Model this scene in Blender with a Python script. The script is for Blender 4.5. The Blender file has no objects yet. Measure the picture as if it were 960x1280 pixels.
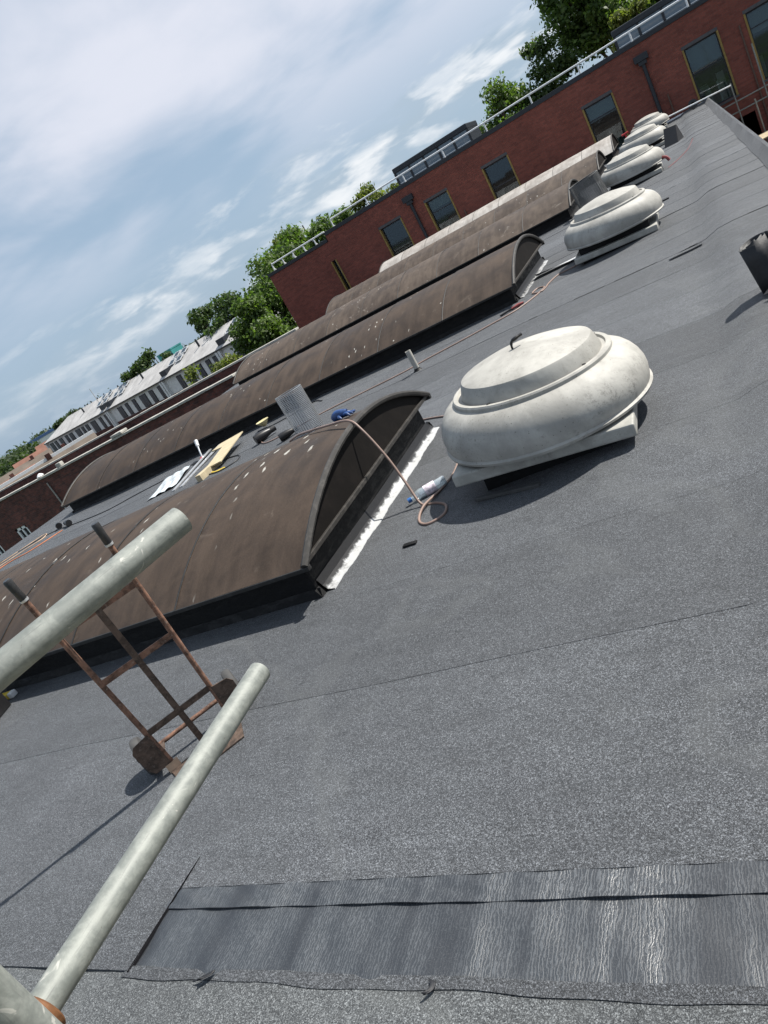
import bpy, math, random
import numpy as np
from mathutils import Vector, Matrix
random.seed(7); rng = np.random.default_rng(7)
S = bpy.context.scene
COL = S.collection
PI = math.pi

# ------------------------------------------------------------------ camera
EYE = 1.65
ROLL = math.radians(30.6); PITCH = math.atan(305 / 910); YAW = math.radians(31.7)
def make_camera():
    f0 = Vector((-math.sin(YAW), math.cos(YAW), 0)); r0 = Vector((math.cos(YAW), math.sin(YAW), 0)); z = Vector((0, 0, 1))
    axis = f0 * math.cos(PITCH) - z * math.sin(PITCH)
    down = -f0 * math.sin(PITCH) - z * math.cos(PITCH)
    U = r0 * math.cos(ROLL) + down * math.sin(ROLL)
    V = -r0 * math.sin(ROLL) + down * math.cos(ROLL)
    m = Matrix((U, -V, -axis)).transposed().to_4x4(); m.translation = (0, 0, EYE)
    cd = bpy.data.cameras.new('camera'); cd.sensor_fit = 'VERTICAL'; cd.sensor_height = 36.0; cd.lens = 36.0 * 910 / 1280
    cd.clip_start = 0.05; cd.clip_end = 5000
    o = bpy.data.objects.new('camera', cd); COL.objects.link(o); o.matrix_world = m; S.camera = o
make_camera()

# ------------------------------------------------------------------ world, sun, exposure
SUN = Vector((0.585, 0.53, 1.0)).normalized()
S.view_settings.view_transform = 'Standard'; S.view_settings.look = 'None'
S.view_settings.gamma = 1.0; S.view_settings.use_curve_mapping = False
S.view_settings.exposure = 0.75

class NT:
    """tiny node helper"""
    def __init__(s, tree): s.t = tree; s.n = tree.nodes; s.l = tree.links
    def new(s, typ, **kw):
        n = s.n.new(typ)
        for k, v in kw.items():
            if k == 'inp':
                for a, b in v.items():
                    if hasattr(b, 'is_linked') or hasattr(b, 'links'): s.l.new(b, n.inputs[a])
                    else: n.inputs[a].default_value = b
            else: setattr(n, k, v)
        return n
    def math(s, op, a, b=0.0, clamp=False):
        n = s.new('ShaderNodeMath', operation=op, inp={0: a, 1: b}); n.use_clamp = clamp; return n.outputs[0]
    def vmath(s, op, a, b=(0, 0, 0)): return s.new('ShaderNodeVectorMath', operation=op, inp={0: a, 1: b}).outputs[0]
    def noise(s, v, scale, detail=3, rough=.55, dist=0): return s.new('ShaderNodeTexNoise', inp={'Vector': v, 'Scale': scale, 'Detail': detail, 'Roughness': rough, 'Distortion': dist}).outputs['Fac']
    def voro(s, v, scale, out='Distance', rnd=1.0): return s.new('ShaderNodeTexVoronoi', inp={'Vector': v, 'Scale': scale, 'Randomness': rnd}).outputs[out]
    def ramp(s, f, stops, interp='LINEAR'):
        n = s.new('ShaderNodeValToRGB'); s.l.new(f, n.inputs[0]); e = n.color_ramp.elements; n.color_ramp.interpolation = interp
        while len(e) < len(stops): e.new(0.5)
        for el, (p, c) in zip(e, stops):
            el.position = p
            el.color = (c, c, c, 1) if isinstance(c, (int, float)) else (*c, 1)
        return n.outputs[0]
    def mix(s, f, a, b, mode='MIX'):
        n = s.new('ShaderNodeMix', data_type='RGBA', blend_type=mode)
        for i, x in ((0, f), (6, a), (7, b)):
            if hasattr(x, 'links'): s.l.new(x, n.inputs[i])
            elif i == 0: n.inputs[0].default_value = x
            else: n.inputs[i].default_value = (*x, 1) if len(x) == 3 else x
        return n.outputs[2]
    def sep(s, v):
        n = s.new('ShaderNodeSeparateXYZ', inp={0: v}); return n.outputs
    def comb(s, x, y, z): return s.new('ShaderNodeCombineXYZ', inp={0: x, 1: y, 2: z}).outputs[0]
    def smooth(s, v, a, b):
        n = s.new('ShaderNodeMapRange', interpolation_type='SMOOTHSTEP', inp={0: v, 1: a, 2: b, 3: 0.0, 4: 1.0}); return n.outputs[0]

def make_world():
    w = bpy.data.worlds.new('World'); S.world = w; w.use_nodes = True
    t = NT(w.node_tree); t.n.clear()
    out = t.new('ShaderNodeOutputWorld'); bg = t.new('ShaderNodeBackground'); bg.inputs[1].default_value = 0.0505
    sky = t.new('ShaderNodeTexSky', sky_type='NISHITA', sun_disc=False)
    sky.sun_elevation = math.asin(SUN.z); sky.sun_rotation = math.atan2(SUN.x, SUN.y)
    sky.air_density = 1.0; sky.dust_density = 1.2; sky.ozone_density = 1.5; sky.altitude = 20
    d = t.new('ShaderNodeTexCoord').outputs['Generated']
    x, y, z = t.sep(d)
    az = t.math('ARCTAN2', x, y)                     # radians, 0 at +Y, + to +X
    el = t.math('ARCSINE', z)
    # tame the bright horizon of the clear sky a little so the haze layer reads blue
    # high veil of thin cloud, in the coordinates of a flat layer
    zz = t.math('ADD', t.math('MAXIMUM', z, 0.0), 0.16)
    px = t.math('DIVIDE', x, zz); py = t.math('DIVIDE', y, zz)
    pl = t.comb(px, py, 0.0)
    v1 = t.noise(t.vmath('ADD', pl, (3.1, 1.75, 0)), 0.62, 4, .5, .5)
    v2 = t.noise(t.vmath('ADD', pl, (7.3, 0.4, 0)), 1.9, 5, .55, .3)
    veil = t.math('ADD', t.math('MULTIPLY', v1, 0.8), t.math('MULTIPLY', v2, 0.28))
    veil = t.smooth(veil, 0.435, 0.65)
    veil = t.math('MULTIPLY', veil, t.smooth(el, 0.05, 0.26))
    # bank of broken cumulus lying low over the horizon
    st = t.comb(t.math('MULTIPLY', az, 5.0), t.math('MULTIPLY', el, 17.0), 0.0)
    c1 = t.noise(t.vmath('ADD', st, (2.2, 5.4, 0)), 1.25, 6, .58, .35)
    c2 = t.noise(t.vmath('ADD', st, (9.2, 1.4, 0)), 4.2, 4, .6, .2)
    wob = t.math('MULTIPLY', t.math('SINE', t.math('ADD', t.math('MULTIPLY', az, 2.0), 0.75)), 0.042)
    dist = t.math('ABSOLUTE', t.math('SUBTRACT', el, t.math('ADD', wob, 0.080)))
    band = t.math('SUBTRACT', 1.0, t.math('DIVIDE', dist, 0.060))
    dens = t.math('ADD', t.math('MULTIPLY', c1, 1.0), t.math('ADD', t.math('MULTIPLY', c2, 0.22), t.math('MULTIPLY', band, 0.30)))
    cum = t.math('MULTIPLY', t.smooth(dens, 0.68, 0.84), t.math('ADD', .25, t.math('MULTIPLY', t.smooth(t.math('SINE', t.math('ADD', t.math('MULTIPLY', az, 2.2), 1.6)), -.6, .55), .75)))
    core = t.smooth(dens, 0.80, 1.02)
    base = t.mix(0.74, sky.outputs[0], (4.9, 6.6, 8.6))
    c = t.mix(t.math('MULTIPLY', veil, 0.86), base, (9.8, 10.0, 11.1))
    shade = t.noise(t.vmath('ADD', st, (5.5, 3.4, 0)), 2.6, 4, .55, .2)
    cc = t.mix(t.smooth(shade, 0.40, 0.62), (5.2, 6.5, 7.8), (10.6, 11.0, 11.4))
    c = t.mix(t.math('MULTIPLY', cum, t.math('ADD', 0.5, t.math('MULTIPLY', core, 0.5))), c, cc)
    t.l.new(c, bg.inputs[0]); t.l.new(bg.outputs[0], out.inputs[0])
make_world()

def make_sun():
    ld = bpy.data.lights.new('sun', 'SUN'); ld.energy = 5.0; ld.angle = math.radians(0.55); ld.color = (1.0, 0.955, 0.88)
    o = bpy.data.objects.new('sun', ld); COL.objects.link(o)
    o.rotation_euler = (-SUN).to_track_quat('-Z', 'Y').to_euler(); o.location = (5, 5, 30)
make_sun()

# ------------------------------------------------------------------ materials
def mat(name, fn, **kw):
    m = bpy.data.materials.new(name); m.use_nodes = True
    t = NT(m.node_tree); b = t.n['Principled BSDF']
    fn(t, b, **kw); return m
def setp(t, b, color=None, rough=None, metal=None, spec=None, normal=None, alpha=None):
    for k, v in (('Base Color', color), ('Roughness', rough), ('Metallic', metal), ('Specular IOR Level', spec), ('Normal', normal), ('Alpha', alpha)):
        if v is None: continue
        if hasattr(v, 'links'): t.l.new(v, b.inputs[k])
        else: b.inputs[k].default_value = (*v, 1) if k == 'Base Color' else v
def bump(t, h, strength=.3, dist=.01):
    return t.new('ShaderNodeBump', inp={'Height': h, 'Strength': strength, 'Distance': dist}).outputs[0]
def pos(t): return t.new('ShaderNodeNewGeometry').outputs['Position']
def objc(t):
    c = t.new('ShaderNodeTexCoord').outputs['Object']
    r = t.new('ShaderNodeObjectInfo').outputs['Random']
    return t.vmath('ADD', c, t.comb(t.math('MULTIPLY', r, 13.0), t.math('MULTIPLY', r, 7.0), t.math('MULTIPLY', r, 5.0)))

def f_felt(t, b, lo=.018, hi=.15, tint=(1, 1, 1)):
    p = pos(t)
    rnd = t.new('ShaderNodeObjectInfo').outputs['Random']
    g1 = t.noise(p, 420, 1, .7); g2 = t.noise(p, 210, 1, .6); vo = t.voro(p, 300, 'Color')
    g = t.math('ADD', t.math('MULTIPLY', g1, .66), t.math('MULTIPLY', g2, .34))
    c = t.ramp(g, [(.38, (lo * .8, lo * .84, lo * .92)), (.49, (.038, .0405, .045)), (.57, (.092, .096, .103)), (.66, (hi * 1.9, hi * 1.95, hi * 2.0))])
    vs = t.sep(vo)
    c = t.mix(.55, c, t.ramp(vs[0], [(0, .010), (.4, .034), (.75, .085), (1, .25)]))
    big = t.noise(p, .55, 4, .6); mid = t.noise(t.vmath('MULTIPLY', p, (1.0, 3.0, 1.0)), 1.6, 5, .65)
    m = t.math('ADD', t.math('MULTIPLY', big, .9), t.math('MULTIPLY', mid, .6))
    c = t.mix(1.0, c, t.ramp(m, [(.45, .80), (.75, 1.0), (1.0, 1.22)]), 'MULTIPLY')
    mm = t.noise(p, 13, 5, .7, .3); m3 = t.noise(t.vmath('MULTIPLY', p, (1, 2.2, 1)), 4.2, 5, .68, .5)
    c = t.mix(1.0, c, t.ramp(t.math('ADD', t.math('MULTIPLY', mm, .55), t.math('MULTIPLY', m3, .45)), [(.36, .88), (.5, 1.0), (.64, 1.13)]), 'MULTIPLY')
    c = t.mix(1.0, c, t.ramp(t.noise(p, 95, 2, .75), [(.34, .80), (.5, 1.0), (.66, 1.22)]), 'MULTIPLY')
    # scuffs: pale scraped marks
    sc = t.noise(t.vmath('MULTIPLY', p, (2.2, 1.3, 1)), 2.3, 7, .72, 1.2)
    c = t.mix(t.math('MULTIPLY', t.smooth(sc, .67, .77), .4), c, (.15, .152, .152))
    ring = t.math('ABSOLUTE', t.math('SUBTRACT', t.noise(p, .42, 4, .55, .6), .52))
    c = t.mix(t.math('MULTIPLY', t.smooth(ring, .022, .0), .22), c, (.12, .12, .115))
    dk = t.noise(t.vmath('ADD', p, (31, 7, 0)), 1.15, 5, .7, .8)
    c = t.mix(t.math('MULTIPLY', t.smooth(dk, .56, .76), .22), c, (.020, .021, .023))
    c = t.mix(1.0, c, t.ramp(rnd, [(0, .84), (1, 1.14)]), 'MULTIPLY')
    c = t.mix(1.0, c, tuple(x * k for x, k in zip(tint, (.79, .835, .895))), 'MULTIPLY')
    wr = t.noise(t.vmath('MULTIPLY', p, (.6, 3.0, 1)), 2.0, 4, .55)
    n0 = bump(t, t.math('ADD', wr, t.math('MULTIPLY', mm, .12)), .5, .024)
    nb = t.new('ShaderNodeBump', inp={'Height': g, 'Strength': .8, 'Distance': .004, 'Normal': n0}).outputs[0]
    setp(t, b, c, .66, 0, .32, nb)
    b.inputs['Sheen Weight'].default_value = .06; b.inputs['Sheen Roughness'].default_value = .45
FELT = mat('mineral_felt', f_felt)
FELT_EDGE = mat('edge_mineral_felt', f_felt, lo=.03, tint=(1.12, 1.12, 1.06))

def f_bitumen(t, b, wrinkle=1.0, pale=0.0):
    p = pos(t)
    q = t.vmath('MULTIPLY', p, (1.0, .45, 1.0))
    w1 = t.new('ShaderNodeTexWave', wave_type='BANDS', bands_direction='X', inp={'Vector': t.vmath('MULTIPLY', p, (1.0, .34, 1.0)), 'Scale': 31.0, 'Distortion': 11.0, 'Detail': 4.0, 'Detail Scale': 2.2, 'Detail Roughness': .68}).outputs['Fac']
    w2 = t.noise(q, 22, 3, .5, .6); pt = t.noise(t.vmath('MULTIPLY', p, (2.6, .30, 1)), 2.2, 5, .62, .12)
    fine = t.noise(p, 240, 2, .7)
    c = t.mix(t.smooth(pt, .34, .66), (.021, .024, .029), (.040, .045, .051))  # lighter streaks across the strip: sheen put into the colour
    c = t.mix(t.math('MULTIPLY', t.math('MULTIPLY', t.smooth(w1, .62, .95), t.smooth(pt, .30, .62)), .28 + pale), c, (.20, .215, .23))  # silvery glints of sun and sky on the ripples, painted as pale crests
    c = t.mix(t.math('MULTIPLY', t.smooth(fine, .55, .7), .22), c, (.16, .165, .17))
    h = t.math('ADD', t.math('MULTIPLY', w1, 1.0), t.math('MULTIPLY', w2, .5))
    setp(t, b, c, t.ramp(pt, [(.35, .48), (.7, .34)]), 0, .55, bump(t, h, t.math('ADD', .12, t.math('MULTIPLY', t.smooth(pt, .38, .66), .26 * wrinkle)), .004))
BITUMEN = mat('torched_bitumen', f_bitumen)
BITUMEN2 = mat('torched_bitumen_lap', f_bitumen, wrinkle=1.2, pale=.1)
def f_tar(t, b):
    p = pos(t); n = t.noise(t.vmath('MULTIPLY', p, (1, 1, 2.5)), 7, 6, .7, .6); n2 = t.noise(p, 40, 3, .6)
    c = t.mix(t.smooth(n, .52, .72), (.0035, .0037, .0043), (.015, .016, .0175))
    setp(t, b, c, t.ramp(n, [(.4, .5), (.65, .85)]), 0, .25, bump(t, t.math('ADD', n, t.math('MULTIPLY', n2, .3)), .5, .012))
TAR = mat('black_tar_upstand', f_tar)
def f_primer(t, b):
    p = pos(t); n = t.noise(p, 15, 6, .72, .3); x, y, z = t.sep(p); zz = t.math('ADD', z, t.math('MULTIPLY', y, .0085))
    k = t.math('SUBTRACT', t.math('ADD', n, .16), t.math('MULTIPLY', zz, 13.0))
    c = t.mix(t.smooth(k, .28, .62), (.010, .010, .011), (.46, .47, .475))
    setp(t, b, c, .45, .15, .5, bump(t, n, .4, .006))
PRIMER = mat('silver_primer', f_primer)

def f_vault(t, b, a=(.030, .021, .015), c2=(.066, .047, .0345), pale=(.16, .133, .108), palef=.32, rough=.60):
    p = pos(t); rnd = t.new('ShaderNodeObjectInfo').outputs['Random']
    pr = t.vmath('ADD', p, t.comb(t.math('MULTIPLY', rnd, 3.0), 0.0, 0.0))
    n = t.noise(pr, 1.7, 6, .65, .5); st = t.noise(t.vmath('MULTIPLY', pr, (5.0, .9, 1.0)), 1.6, 5, .6)
    m = t.math('ADD', t.math('MULTIPLY', n, .6), t.math('MULTIPLY', st, .4))
    c = t.mix(t.smooth(m, .36, .66), a, c2)
    c = t.mix(t.math('MULTIPLY', t.smooth(t.noise(pr, 3.2, 7, .7, .8), .60, .74), palef), c, pale)
    c = t.mix(t.math('MULTIPLY', rnd, .25), c, (a[0] * .8, a[1] * .75, a[2] * .7))
    # bird droppings: streaks running down the curve
    q = t.vmath('MULTIPLY', p, (14.0, 4.0, 4.0))
    vd = t.voro(t.vmath('ADD', q, t.comb(t.math('MULTIPLY', t.noise(p, 9, 2), 1.2), 0.0, 0.0)), .8); gate = t.noise(p, .8, 3, .5)
    near = t.smooth(t.new('ShaderNodeVectorMath', operation='DISTANCE', inp={0: p, 1: (-3.5, 4.75, .6)}).outputs['Value'], 1.1, .3)
    d = t.math('MULTIPLY', t.smooth(t.math('SUBTRACT', vd, t.math('MULTIPLY', t.math('MULTIPLY', near, t.noise(p, 5, 3)), .14)), .15, .07), t.smooth(t.math('ADD', gate, t.math('MULTIPLY', near, .14)), .55, .62))
    vd2 = t.voro(p, 2.6); d2 = t.math('LESS_THAN', vd2, .035)
    c = t.mix(t.math('MULTIPLY', t.math('MAXIMUM', d, d2), .7), c, (.46, .45, .41))
    fine = t.noise(p, 90, 3, .6)
    c = t.mix(.25, c, t.mix(1.0, c, t.ramp(fine, [(.3, .5), (.7, 1.5)]), 'MULTIPLY'))
    setp(t, b, c, t.ramp(n, [(.3, rough - .12), (.7, rough + .15)]), 0, .22, bump(t, t.math('ADD', st, t.math('MULTIPLY', fine, .12)), .25, .012))
VAULT = mat('bronze_polycarbonate', f_vault)
VAULT_PALE = mat('weathered_pale_polycarbonate', f_vault, a=(.24, .22, .2), c2=(.41, .39, .365), pale=(.6, .59, .57), palef=.6, rough=.6)
VAULT_MIX = mat('half_bleached_polycarbonate', f_vault, a=(.044, .032, .024), c2=(.100, .077, .060), pale=(.30, .27, .235), palef=.55)
def f_gable(t, b):
    p = pos(t); n = t.noise(p, 5, 5, .65)
    setp(t, b, t.mix(t.smooth(n, .4, .7), (.0060, .0050, .0045), (.0105, .0086, .0076)), .7, 0, .12, bump(t, n, .2, .01))
GABLE = mat('dark_bronze_gable', f_gable)
def f_trim(t, b, c=(.024, .022, .020)):
    p = pos(t); n = t.noise(p, 14, 4, .65)
    setp(t, b, t.mix(t.smooth(n, .45, .75), c, tuple(min(1, x * 2.4) for x in c)), .55, 0, .4, bump(t, n, .2, .006))
TRIM = mat('bronze_trim', f_trim)
TRIM_DARK = mat('dark_trim', f_trim, c=(.011, .011, .011))

def f_cream(t, b):
    p = objc(t); x, y, z = t.sep(t.new('ShaderNodeTexCoord').outputs['Object'])
    n = t.noise(p, 3.0, 6, .65, .4); sp = t.voro(p, 34); sp2 = t.noise(p, 70, 3, .7); pg = t.noise(p, 2.4, 3, .5)
    drip = t.noise(t.vmath('MULTIPLY', p, (9.0, 9.0, 1.1)), 1.3, 5, .65)
    c = t.mix(t.smooth(n, .35, .68), (.26, .253, .232), (.38, .37, .34))
    c = t.mix(t.math('MULTIPLY', t.smooth(drip, .52, .78), .42), c, (.17, .165, .145))
    c = t.mix(t.math('MULTIPLY', t.math('MULTIPLY', t.smooth(sp2, .56, .70), t.smooth(pg, .45, .65)), .75), c, (.15, .14, .12))
    gr = t.noise(t.vmath('MULTIPLY', p, (2.6, 2.6, 1.6)), 1.6, 4, .6, .4); fz = t.noise(p, 46, 4, .8)
    grime = t.math('MULTIPLY', t.smooth(gr, .52, .66), t.smooth(fz, .47, .60))
    c = t.mix(t.math('MULTIPLY', grime, t.math('MULTIPLY', t.smooth(z, .56, .30), .6)), c, (.11, .105, .095))
    spots = t.math('MULTIPLY', t.math('LESS_THAN', sp, .10), t.math('GREATER_THAN', t.noise(p, 5.5, 2), .56))
    c = t.mix(t.math('MULTIPLY', spots, .8), c, (.07, .062, .05))
    setp(t, b, c, .62, 0, .35, bump(t, t.math('ADD', n, t.math('MULTIPLY', sp2, .06)), .2, .02))
CREAM = mat('aged_cream_fibreglass', f_cream)
def f_cream2(t, b):
    p = objc(t); n = t.noise(p, 5.0, 6, .7, .4); sp = t.noise(p, 26, 4, .75)
    c = t.mix(t.smooth(n, .38, .66), (.26, .257, .235), (.37, .365, .335))
    c = t.mix(t.math('MULTIPLY', t.smooth(sp, .58, .72), .6), c, (.11, .10, .085))
    setp(t, b, c, .6, 0, .4, bump(t, n, .15, .02))
CREAM_GREY = mat('grey_cream_fibreglass', f_cream2)

def f_galv(t, b):
    p = objc(t); n = t.noise(p, 26, 6, .72, .3); n2 = t.noise(t.vmath('MULTIPLY', p, (8, 8, 1.2)), 6, 5, .65); v = t.voro(p, 55, 'Color')
    c = t.mix(t.smooth(n, .36, .66), (.145, .158, .147), (.23, .244, .225))
    c = t.mix(t.math('MULTIPLY', t.smooth(n2, .55, .75), .55), c, (.13, .14, .13))
    c = t.mix(1.0, c, t.ramp(t.sep(v)[0], [(0, .96), (1, 1.04)]), 'MULTIPLY')
    spk = t.noise(p, 70, 3, .7)
    c = t.mix(t.math('MULTIPLY', t.smooth(spk, .66, .74), .6), c, (.07, .065, .055))
    spl = t.noise(p, 26, 3, .6, .8); c = t.mix(t.math('MULTIPLY', t.smooth(spl, .66, .70), .55), c, (.50, .49, .45))
    scr = t.noise(t.vmath('MULTIPLY', p, (40, 40, 2.0)), 5, 3, .6); c = t.mix(t.math('MULTIPLY', t.smooth(scr, .63, .70), .5), c, (.10, .105, .10))
    rs = t.noise(t.vmath('ADD', p, (9, 4, 2)), 9, 5, .7); c = t.mix(t.math('MULTIPLY', t.smooth(rs, .63, .72), .5), c, (.16, .095, .05))
    setp(t, b, c, t.ramp(n, [(.3, .50), (.7, .66)]), .12, .45, bump(t, n2, .18, .004))
GALV = mat('galvanised_tube', f_galv)
def f_rust(t, b, a=(.075, .042, .030), c2=(.24, .13, .088), g=(.30, .25, .21)):
    p = objc(t); n = t.noise(p, 18, 6, .75, .5); n2 = t.noise(p, 60, 4, .7)
    c = t.mix(t.smooth(n, .36, .66), a, c2); c = t.mix(t.math('MULTIPLY', t.smooth(n2, .55, .72), .6), c, g)
    setp(t, b, c, .7, .25, .4, bump(t, n2, .35, .003))
RUST = mat('rusty_painted_steel', f_rust)
RUST_DARK = mat('brown_rusted_plate', f_rust, a=(.045, .032, .025), c2=(.12, .082, .062), g=(.19, .155, .13))
RUST_ORANGE = mat('orange_rust_clamp', f_rust, a=(.060, .030, .018), c2=(.17, .075, .030), g=(.24, .15, .08))
def f_plain(t, b, c=(.5, .5, .5), rough=.6, metal=0.0, var=.25, scale=12, spec=.4, bs=.15):
    p = objc(t); n = t.noise(p, scale, 5, .65, .3)
    cc = t.mix(1.0, c, t.ramp(n, [(.3, 1 - var), (.7, 1 + var)]), 'MULTIPLY')
    setp(t, b, cc, rough, metal, spec, bump(t, n, bs, .004))
def plain(name, c, rough=.6, metal=0.0, **kw): return mat(name, f_plain, c=c, rough=rough, metal=metal, **kw)
RUBBER = plain('black_rubber', (.018, .018, .019), .6)
RUBBER_GREY = plain('dusty_tyre_rubber', (.05, .05, .05), .8)
MATTBLACK = plain('matt_black_bitumen', (.006, .006, .007), .95, spec=.05)
GRIP = plain('black_grip_tape', (.026, .026, .027), .3, scale=40, bs=.5)
BLACK = plain('black_plastic', (.012, .012, .013), .4)
NAVYFELT = plain('black_felt_sheet', (.014, .015, .018), .6, scale=60, bs=.4)
ALU = plain('dull_aluminium', (.55, .56, .57), .4, .7)
LEAD = plain('pale_lead_flashing', (.50, .51, .52), .5, .2)
WHITE = plain('white_paint', (.72, .73, .73), .45, var=.08)
OFFWHITE = plain('off_white_render', (.62, .63, .62), .8, var=.12, scale=2)
TIMBER = plain('pale_cut_timber', (.40, .34, .225), .75, var=.15, scale=9)
BOARD = plain('weathered_scaffold_board', (.36, .29, .19), .8, var=.25, scale=6)
HOSE = plain('pinkish_rubber_hose', (.215, .150, .125), .5, scale=5)
CABLE_BROWN = plain('tan_cable', (.40, .28, .19), .5, scale=6)
CABLE_BLACK = plain('black_cable', (.02, .02, .022), .5)
CABLE_ORANGE = plain('orange_cable', (.55, .18, .07), .5)
RED = plain('red_plastic', (.45, .035, .04), .45)
DULLRED = plain('faded_red_cloth', (.22, .05, .05), .8)
YELLOW = plain('yellow_plastic', (.70, .50, .05), .5)
BLUEG = plain('blue_nitrile_rubber', (.015, .05, .16), .45, var=.6, scale=18, bs=.4)
GREYCONC = plain('grey_concrete_coping', (.34, .33, .30), .85, var=.25, scale=4)
ASPHALT = plain('roof_asphalt', (.07, .07, .072), .9, var=.3, scale=1.5)
CLADDARK = plain('dark_navy_cladding', (.016, .020, .027), .45, var=.1)
OCHRE = plain('ochre_window_jamb', (.22, .15, .04), .6)
LINTEL = plain('grey_soldier_course', (.07, .07, .075), .7)
RAILMETAL = plain('pale_rail_metal', (.74, .75, .75), .5, .05, var=.08)
BLIND = plain('grey_green_blind', (.20, .23, .22), .8, var=.08)
ROOMDARK = plain('dim_interior', (.03, .035, .04), .9, var=.7, scale=1.7)
def f_pane(t, b, c=(.012, .016, .020), rough=.06):
    setp(t, b, c, rough, 0, .6)
PANE = mat('dark_window_glass', f_pane)
PANE_BLUE = mat('lantern_glass', f_pane, c=(.11, .15, .19), rough=.1)
def f_glass(t, b):
    out = t.n['Material Output']; fr = t.new('ShaderNodeLayerWeight', inp={'Blend': .18}).outputs['Fresnel']
    gl = t.new('ShaderNodeBsdfGlossy', inp={'Color': (.85, .92, 1, 1), 'Roughness': .03}); tr = t.new('ShaderNodeBsdfTransparent', inp={'Color': (.62, .68, .68, 1)})
    ms = t.new('ShaderNodeMixShader'); t.l.new(t.math('ADD', fr, .05, True), ms.inputs[0]); t.l.new(tr.outputs[0], ms.inputs[1]); t.l.new(gl.outputs[0], ms.inputs[2])
    t.l.new(ms.outputs[0], out.inputs[0])
GLASS = mat('clear_window_glass', f_glass)
PANE_MATT = mat('dull_far_glass', f_pane, c=(.03, .037, .045), rough=.45)
def f_bottle(t, b):
    out = t.n['Material Output']
    gl = t.new('ShaderNodeBsdfGlossy', inp={'Color': (1, 1, 1, 1), 'Roughness': .12}); tr = t.new('ShaderNodeBsdfTransparent', inp={'Color': (.86, .92, .95, 1)})
    df = t.new('ShaderNodeBsdfDiffuse', inp={'Color': (.6, .68, .72, 1)})
    m1 = t.new('ShaderNodeMixShader', inp={0: .38}); t.l.new(tr.outputs[0], m1.inputs[1]); t.l.new(df.outputs[0], m1.inputs[2])
    m2 = t.new('ShaderNodeMixShader', inp={0: .25}); t.l.new(m1.outputs[0], m2.inputs[1]); t.l.new(gl.outputs[0], m2.inputs[2])
    t.l.new(m2.outputs[0], out.inputs[0])
BOTTLE = mat('clear_plastic', f_bottle)
def f_brick(t, b, c1=(.205, .062, .045), c2=(.14, .044, .034), mortar=(.13, .07, .055), patch=.2, axis='x'):
    p = pos(t); x, y, z = t.sep(p)
    q = t.comb(x if axis == 'x' else y, z, 0.0)
    br = t.new('ShaderNodeTexBrick', inp={'Vector': q, 'Color1': (*c1, 1), 'Color2': (*c2, 1), 'Mortar': (*mortar, 1), 'Scale': 1.0, 'Mortar Size': .006, 'Mortar Smooth': .1, 'Bias': -.1, 'Brick Width': .225, 'Row Height': .075})
    n = t.noise(p, .7, 5, .6); n2 = t.noise(p, 6, 4, .6)
    c = t.mix(1.0, br.outputs['Color'], t.ramp(t.math('ADD', t.math('MULTIPLY', n, .6), t.math('MULTIPLY', n2, .4)), [(.35, 1 - patch), (.65, 1 + patch)]), 'MULTIPLY')
    setp(t, b, c, .85, 0, .3, bump(t, t.math('SUBTRACT', 1.0, br.outputs['Fac']), .5, .008))
BRICK = mat('red_brick', f_brick); BRICK_SIDE = mat('red_brick_side', f_brick, axis='y')
BRICK_OLD = mat('old_brown_brick', f_brick, c1=(.12, .042, .033), c2=(.055, .026, .024), mortar=(.075, .055, .05), patch=.5)
BRICK_OLD_SIDE = mat('old_brown_brick_side', f_brick, c1=(.12, .042, .033), c2=(.055, .026, .024), mortar=(.075, .055, .05), patch=.5, axis='y')
def f_roof(t, b, c=(.34, .335, .33), step=.35):
    p = pos(t); x, y, z = t.sep(p); n = t.noise(p, .5, 5, .65); w = t.math('FRACT', t.math('DIVIDE', z, step * .3))
    cc = t.mix(1.0, c, t.ramp(n, [(.3, .72), (.7, 1.2)]), 'MULTIPLY'); cc = t.mix(t.math('MULTIPLY', t.math('LESS_THAN', w, .22), .22), cc, (.05, .05, .05))
    setp(t, b, cc, .7, 0, .35, bump(t, n, .2, .02))
SLATE_PALE = mat('pale_grey_roof_sheet', f_roof, c=(.40, .39, .38)); TILE_RED = mat('faded_red_tile', f_roof, c=(.17, .08, .056)); TILE_BROWN = mat('grey_brown_tile', f_roof, c=(.125, .10, .08))
def f_leaf(t, b, c1=(.045, .082, .02), c2=(.125, .185, .045)):
    out = t.n['Material Output']; p = pos(t); r = t.new('ShaderNodeNewGeometry').outputs['Random Per Island']
    n = t.noise(p, .9, 3, .6)
    c = t.mix(t.smooth(t.math('ADD', t.math('MULTIPLY', n, .6), t.math('MULTIPLY', r, .4)), .3, .75), c1, c2)
    setp(t, b, c, .55, 0, .35)
    tr = t.new('ShaderNodeBsdfTranslucent'); t.l.new(t.mix(1.0, c, (1.25, 1.5, .6), 'MULTIPLY'), tr.inputs[0])
    ms = t.new('ShaderNodeMixShader', inp={0: .42}); t.l.new(b.outputs[0], ms.inputs[1]); t.l.new(tr.outputs[0], ms.inputs[2]); t.l.new(ms.outputs[0], out.inputs[0])
LEAF_MID = mat('mid_green_leaves', f_leaf); LEAF_DARK = mat('dark_green_leaves', f_leaf, c1=(.03, .056, .018), c2=(.082, .125, .038))
LEAF_YELLOW = mat('yellow_green_leaves', f_leaf, c1=(.07, .095, .02), c2=(.19, .21, .055)); LEAF_FAR = mat('far_green_leaves', f_leaf, c1=(.03, .05, .022), c2=(.07, .095, .045))
BARK = plain('grey_bark', (.09, .07, .05), .9)
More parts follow.
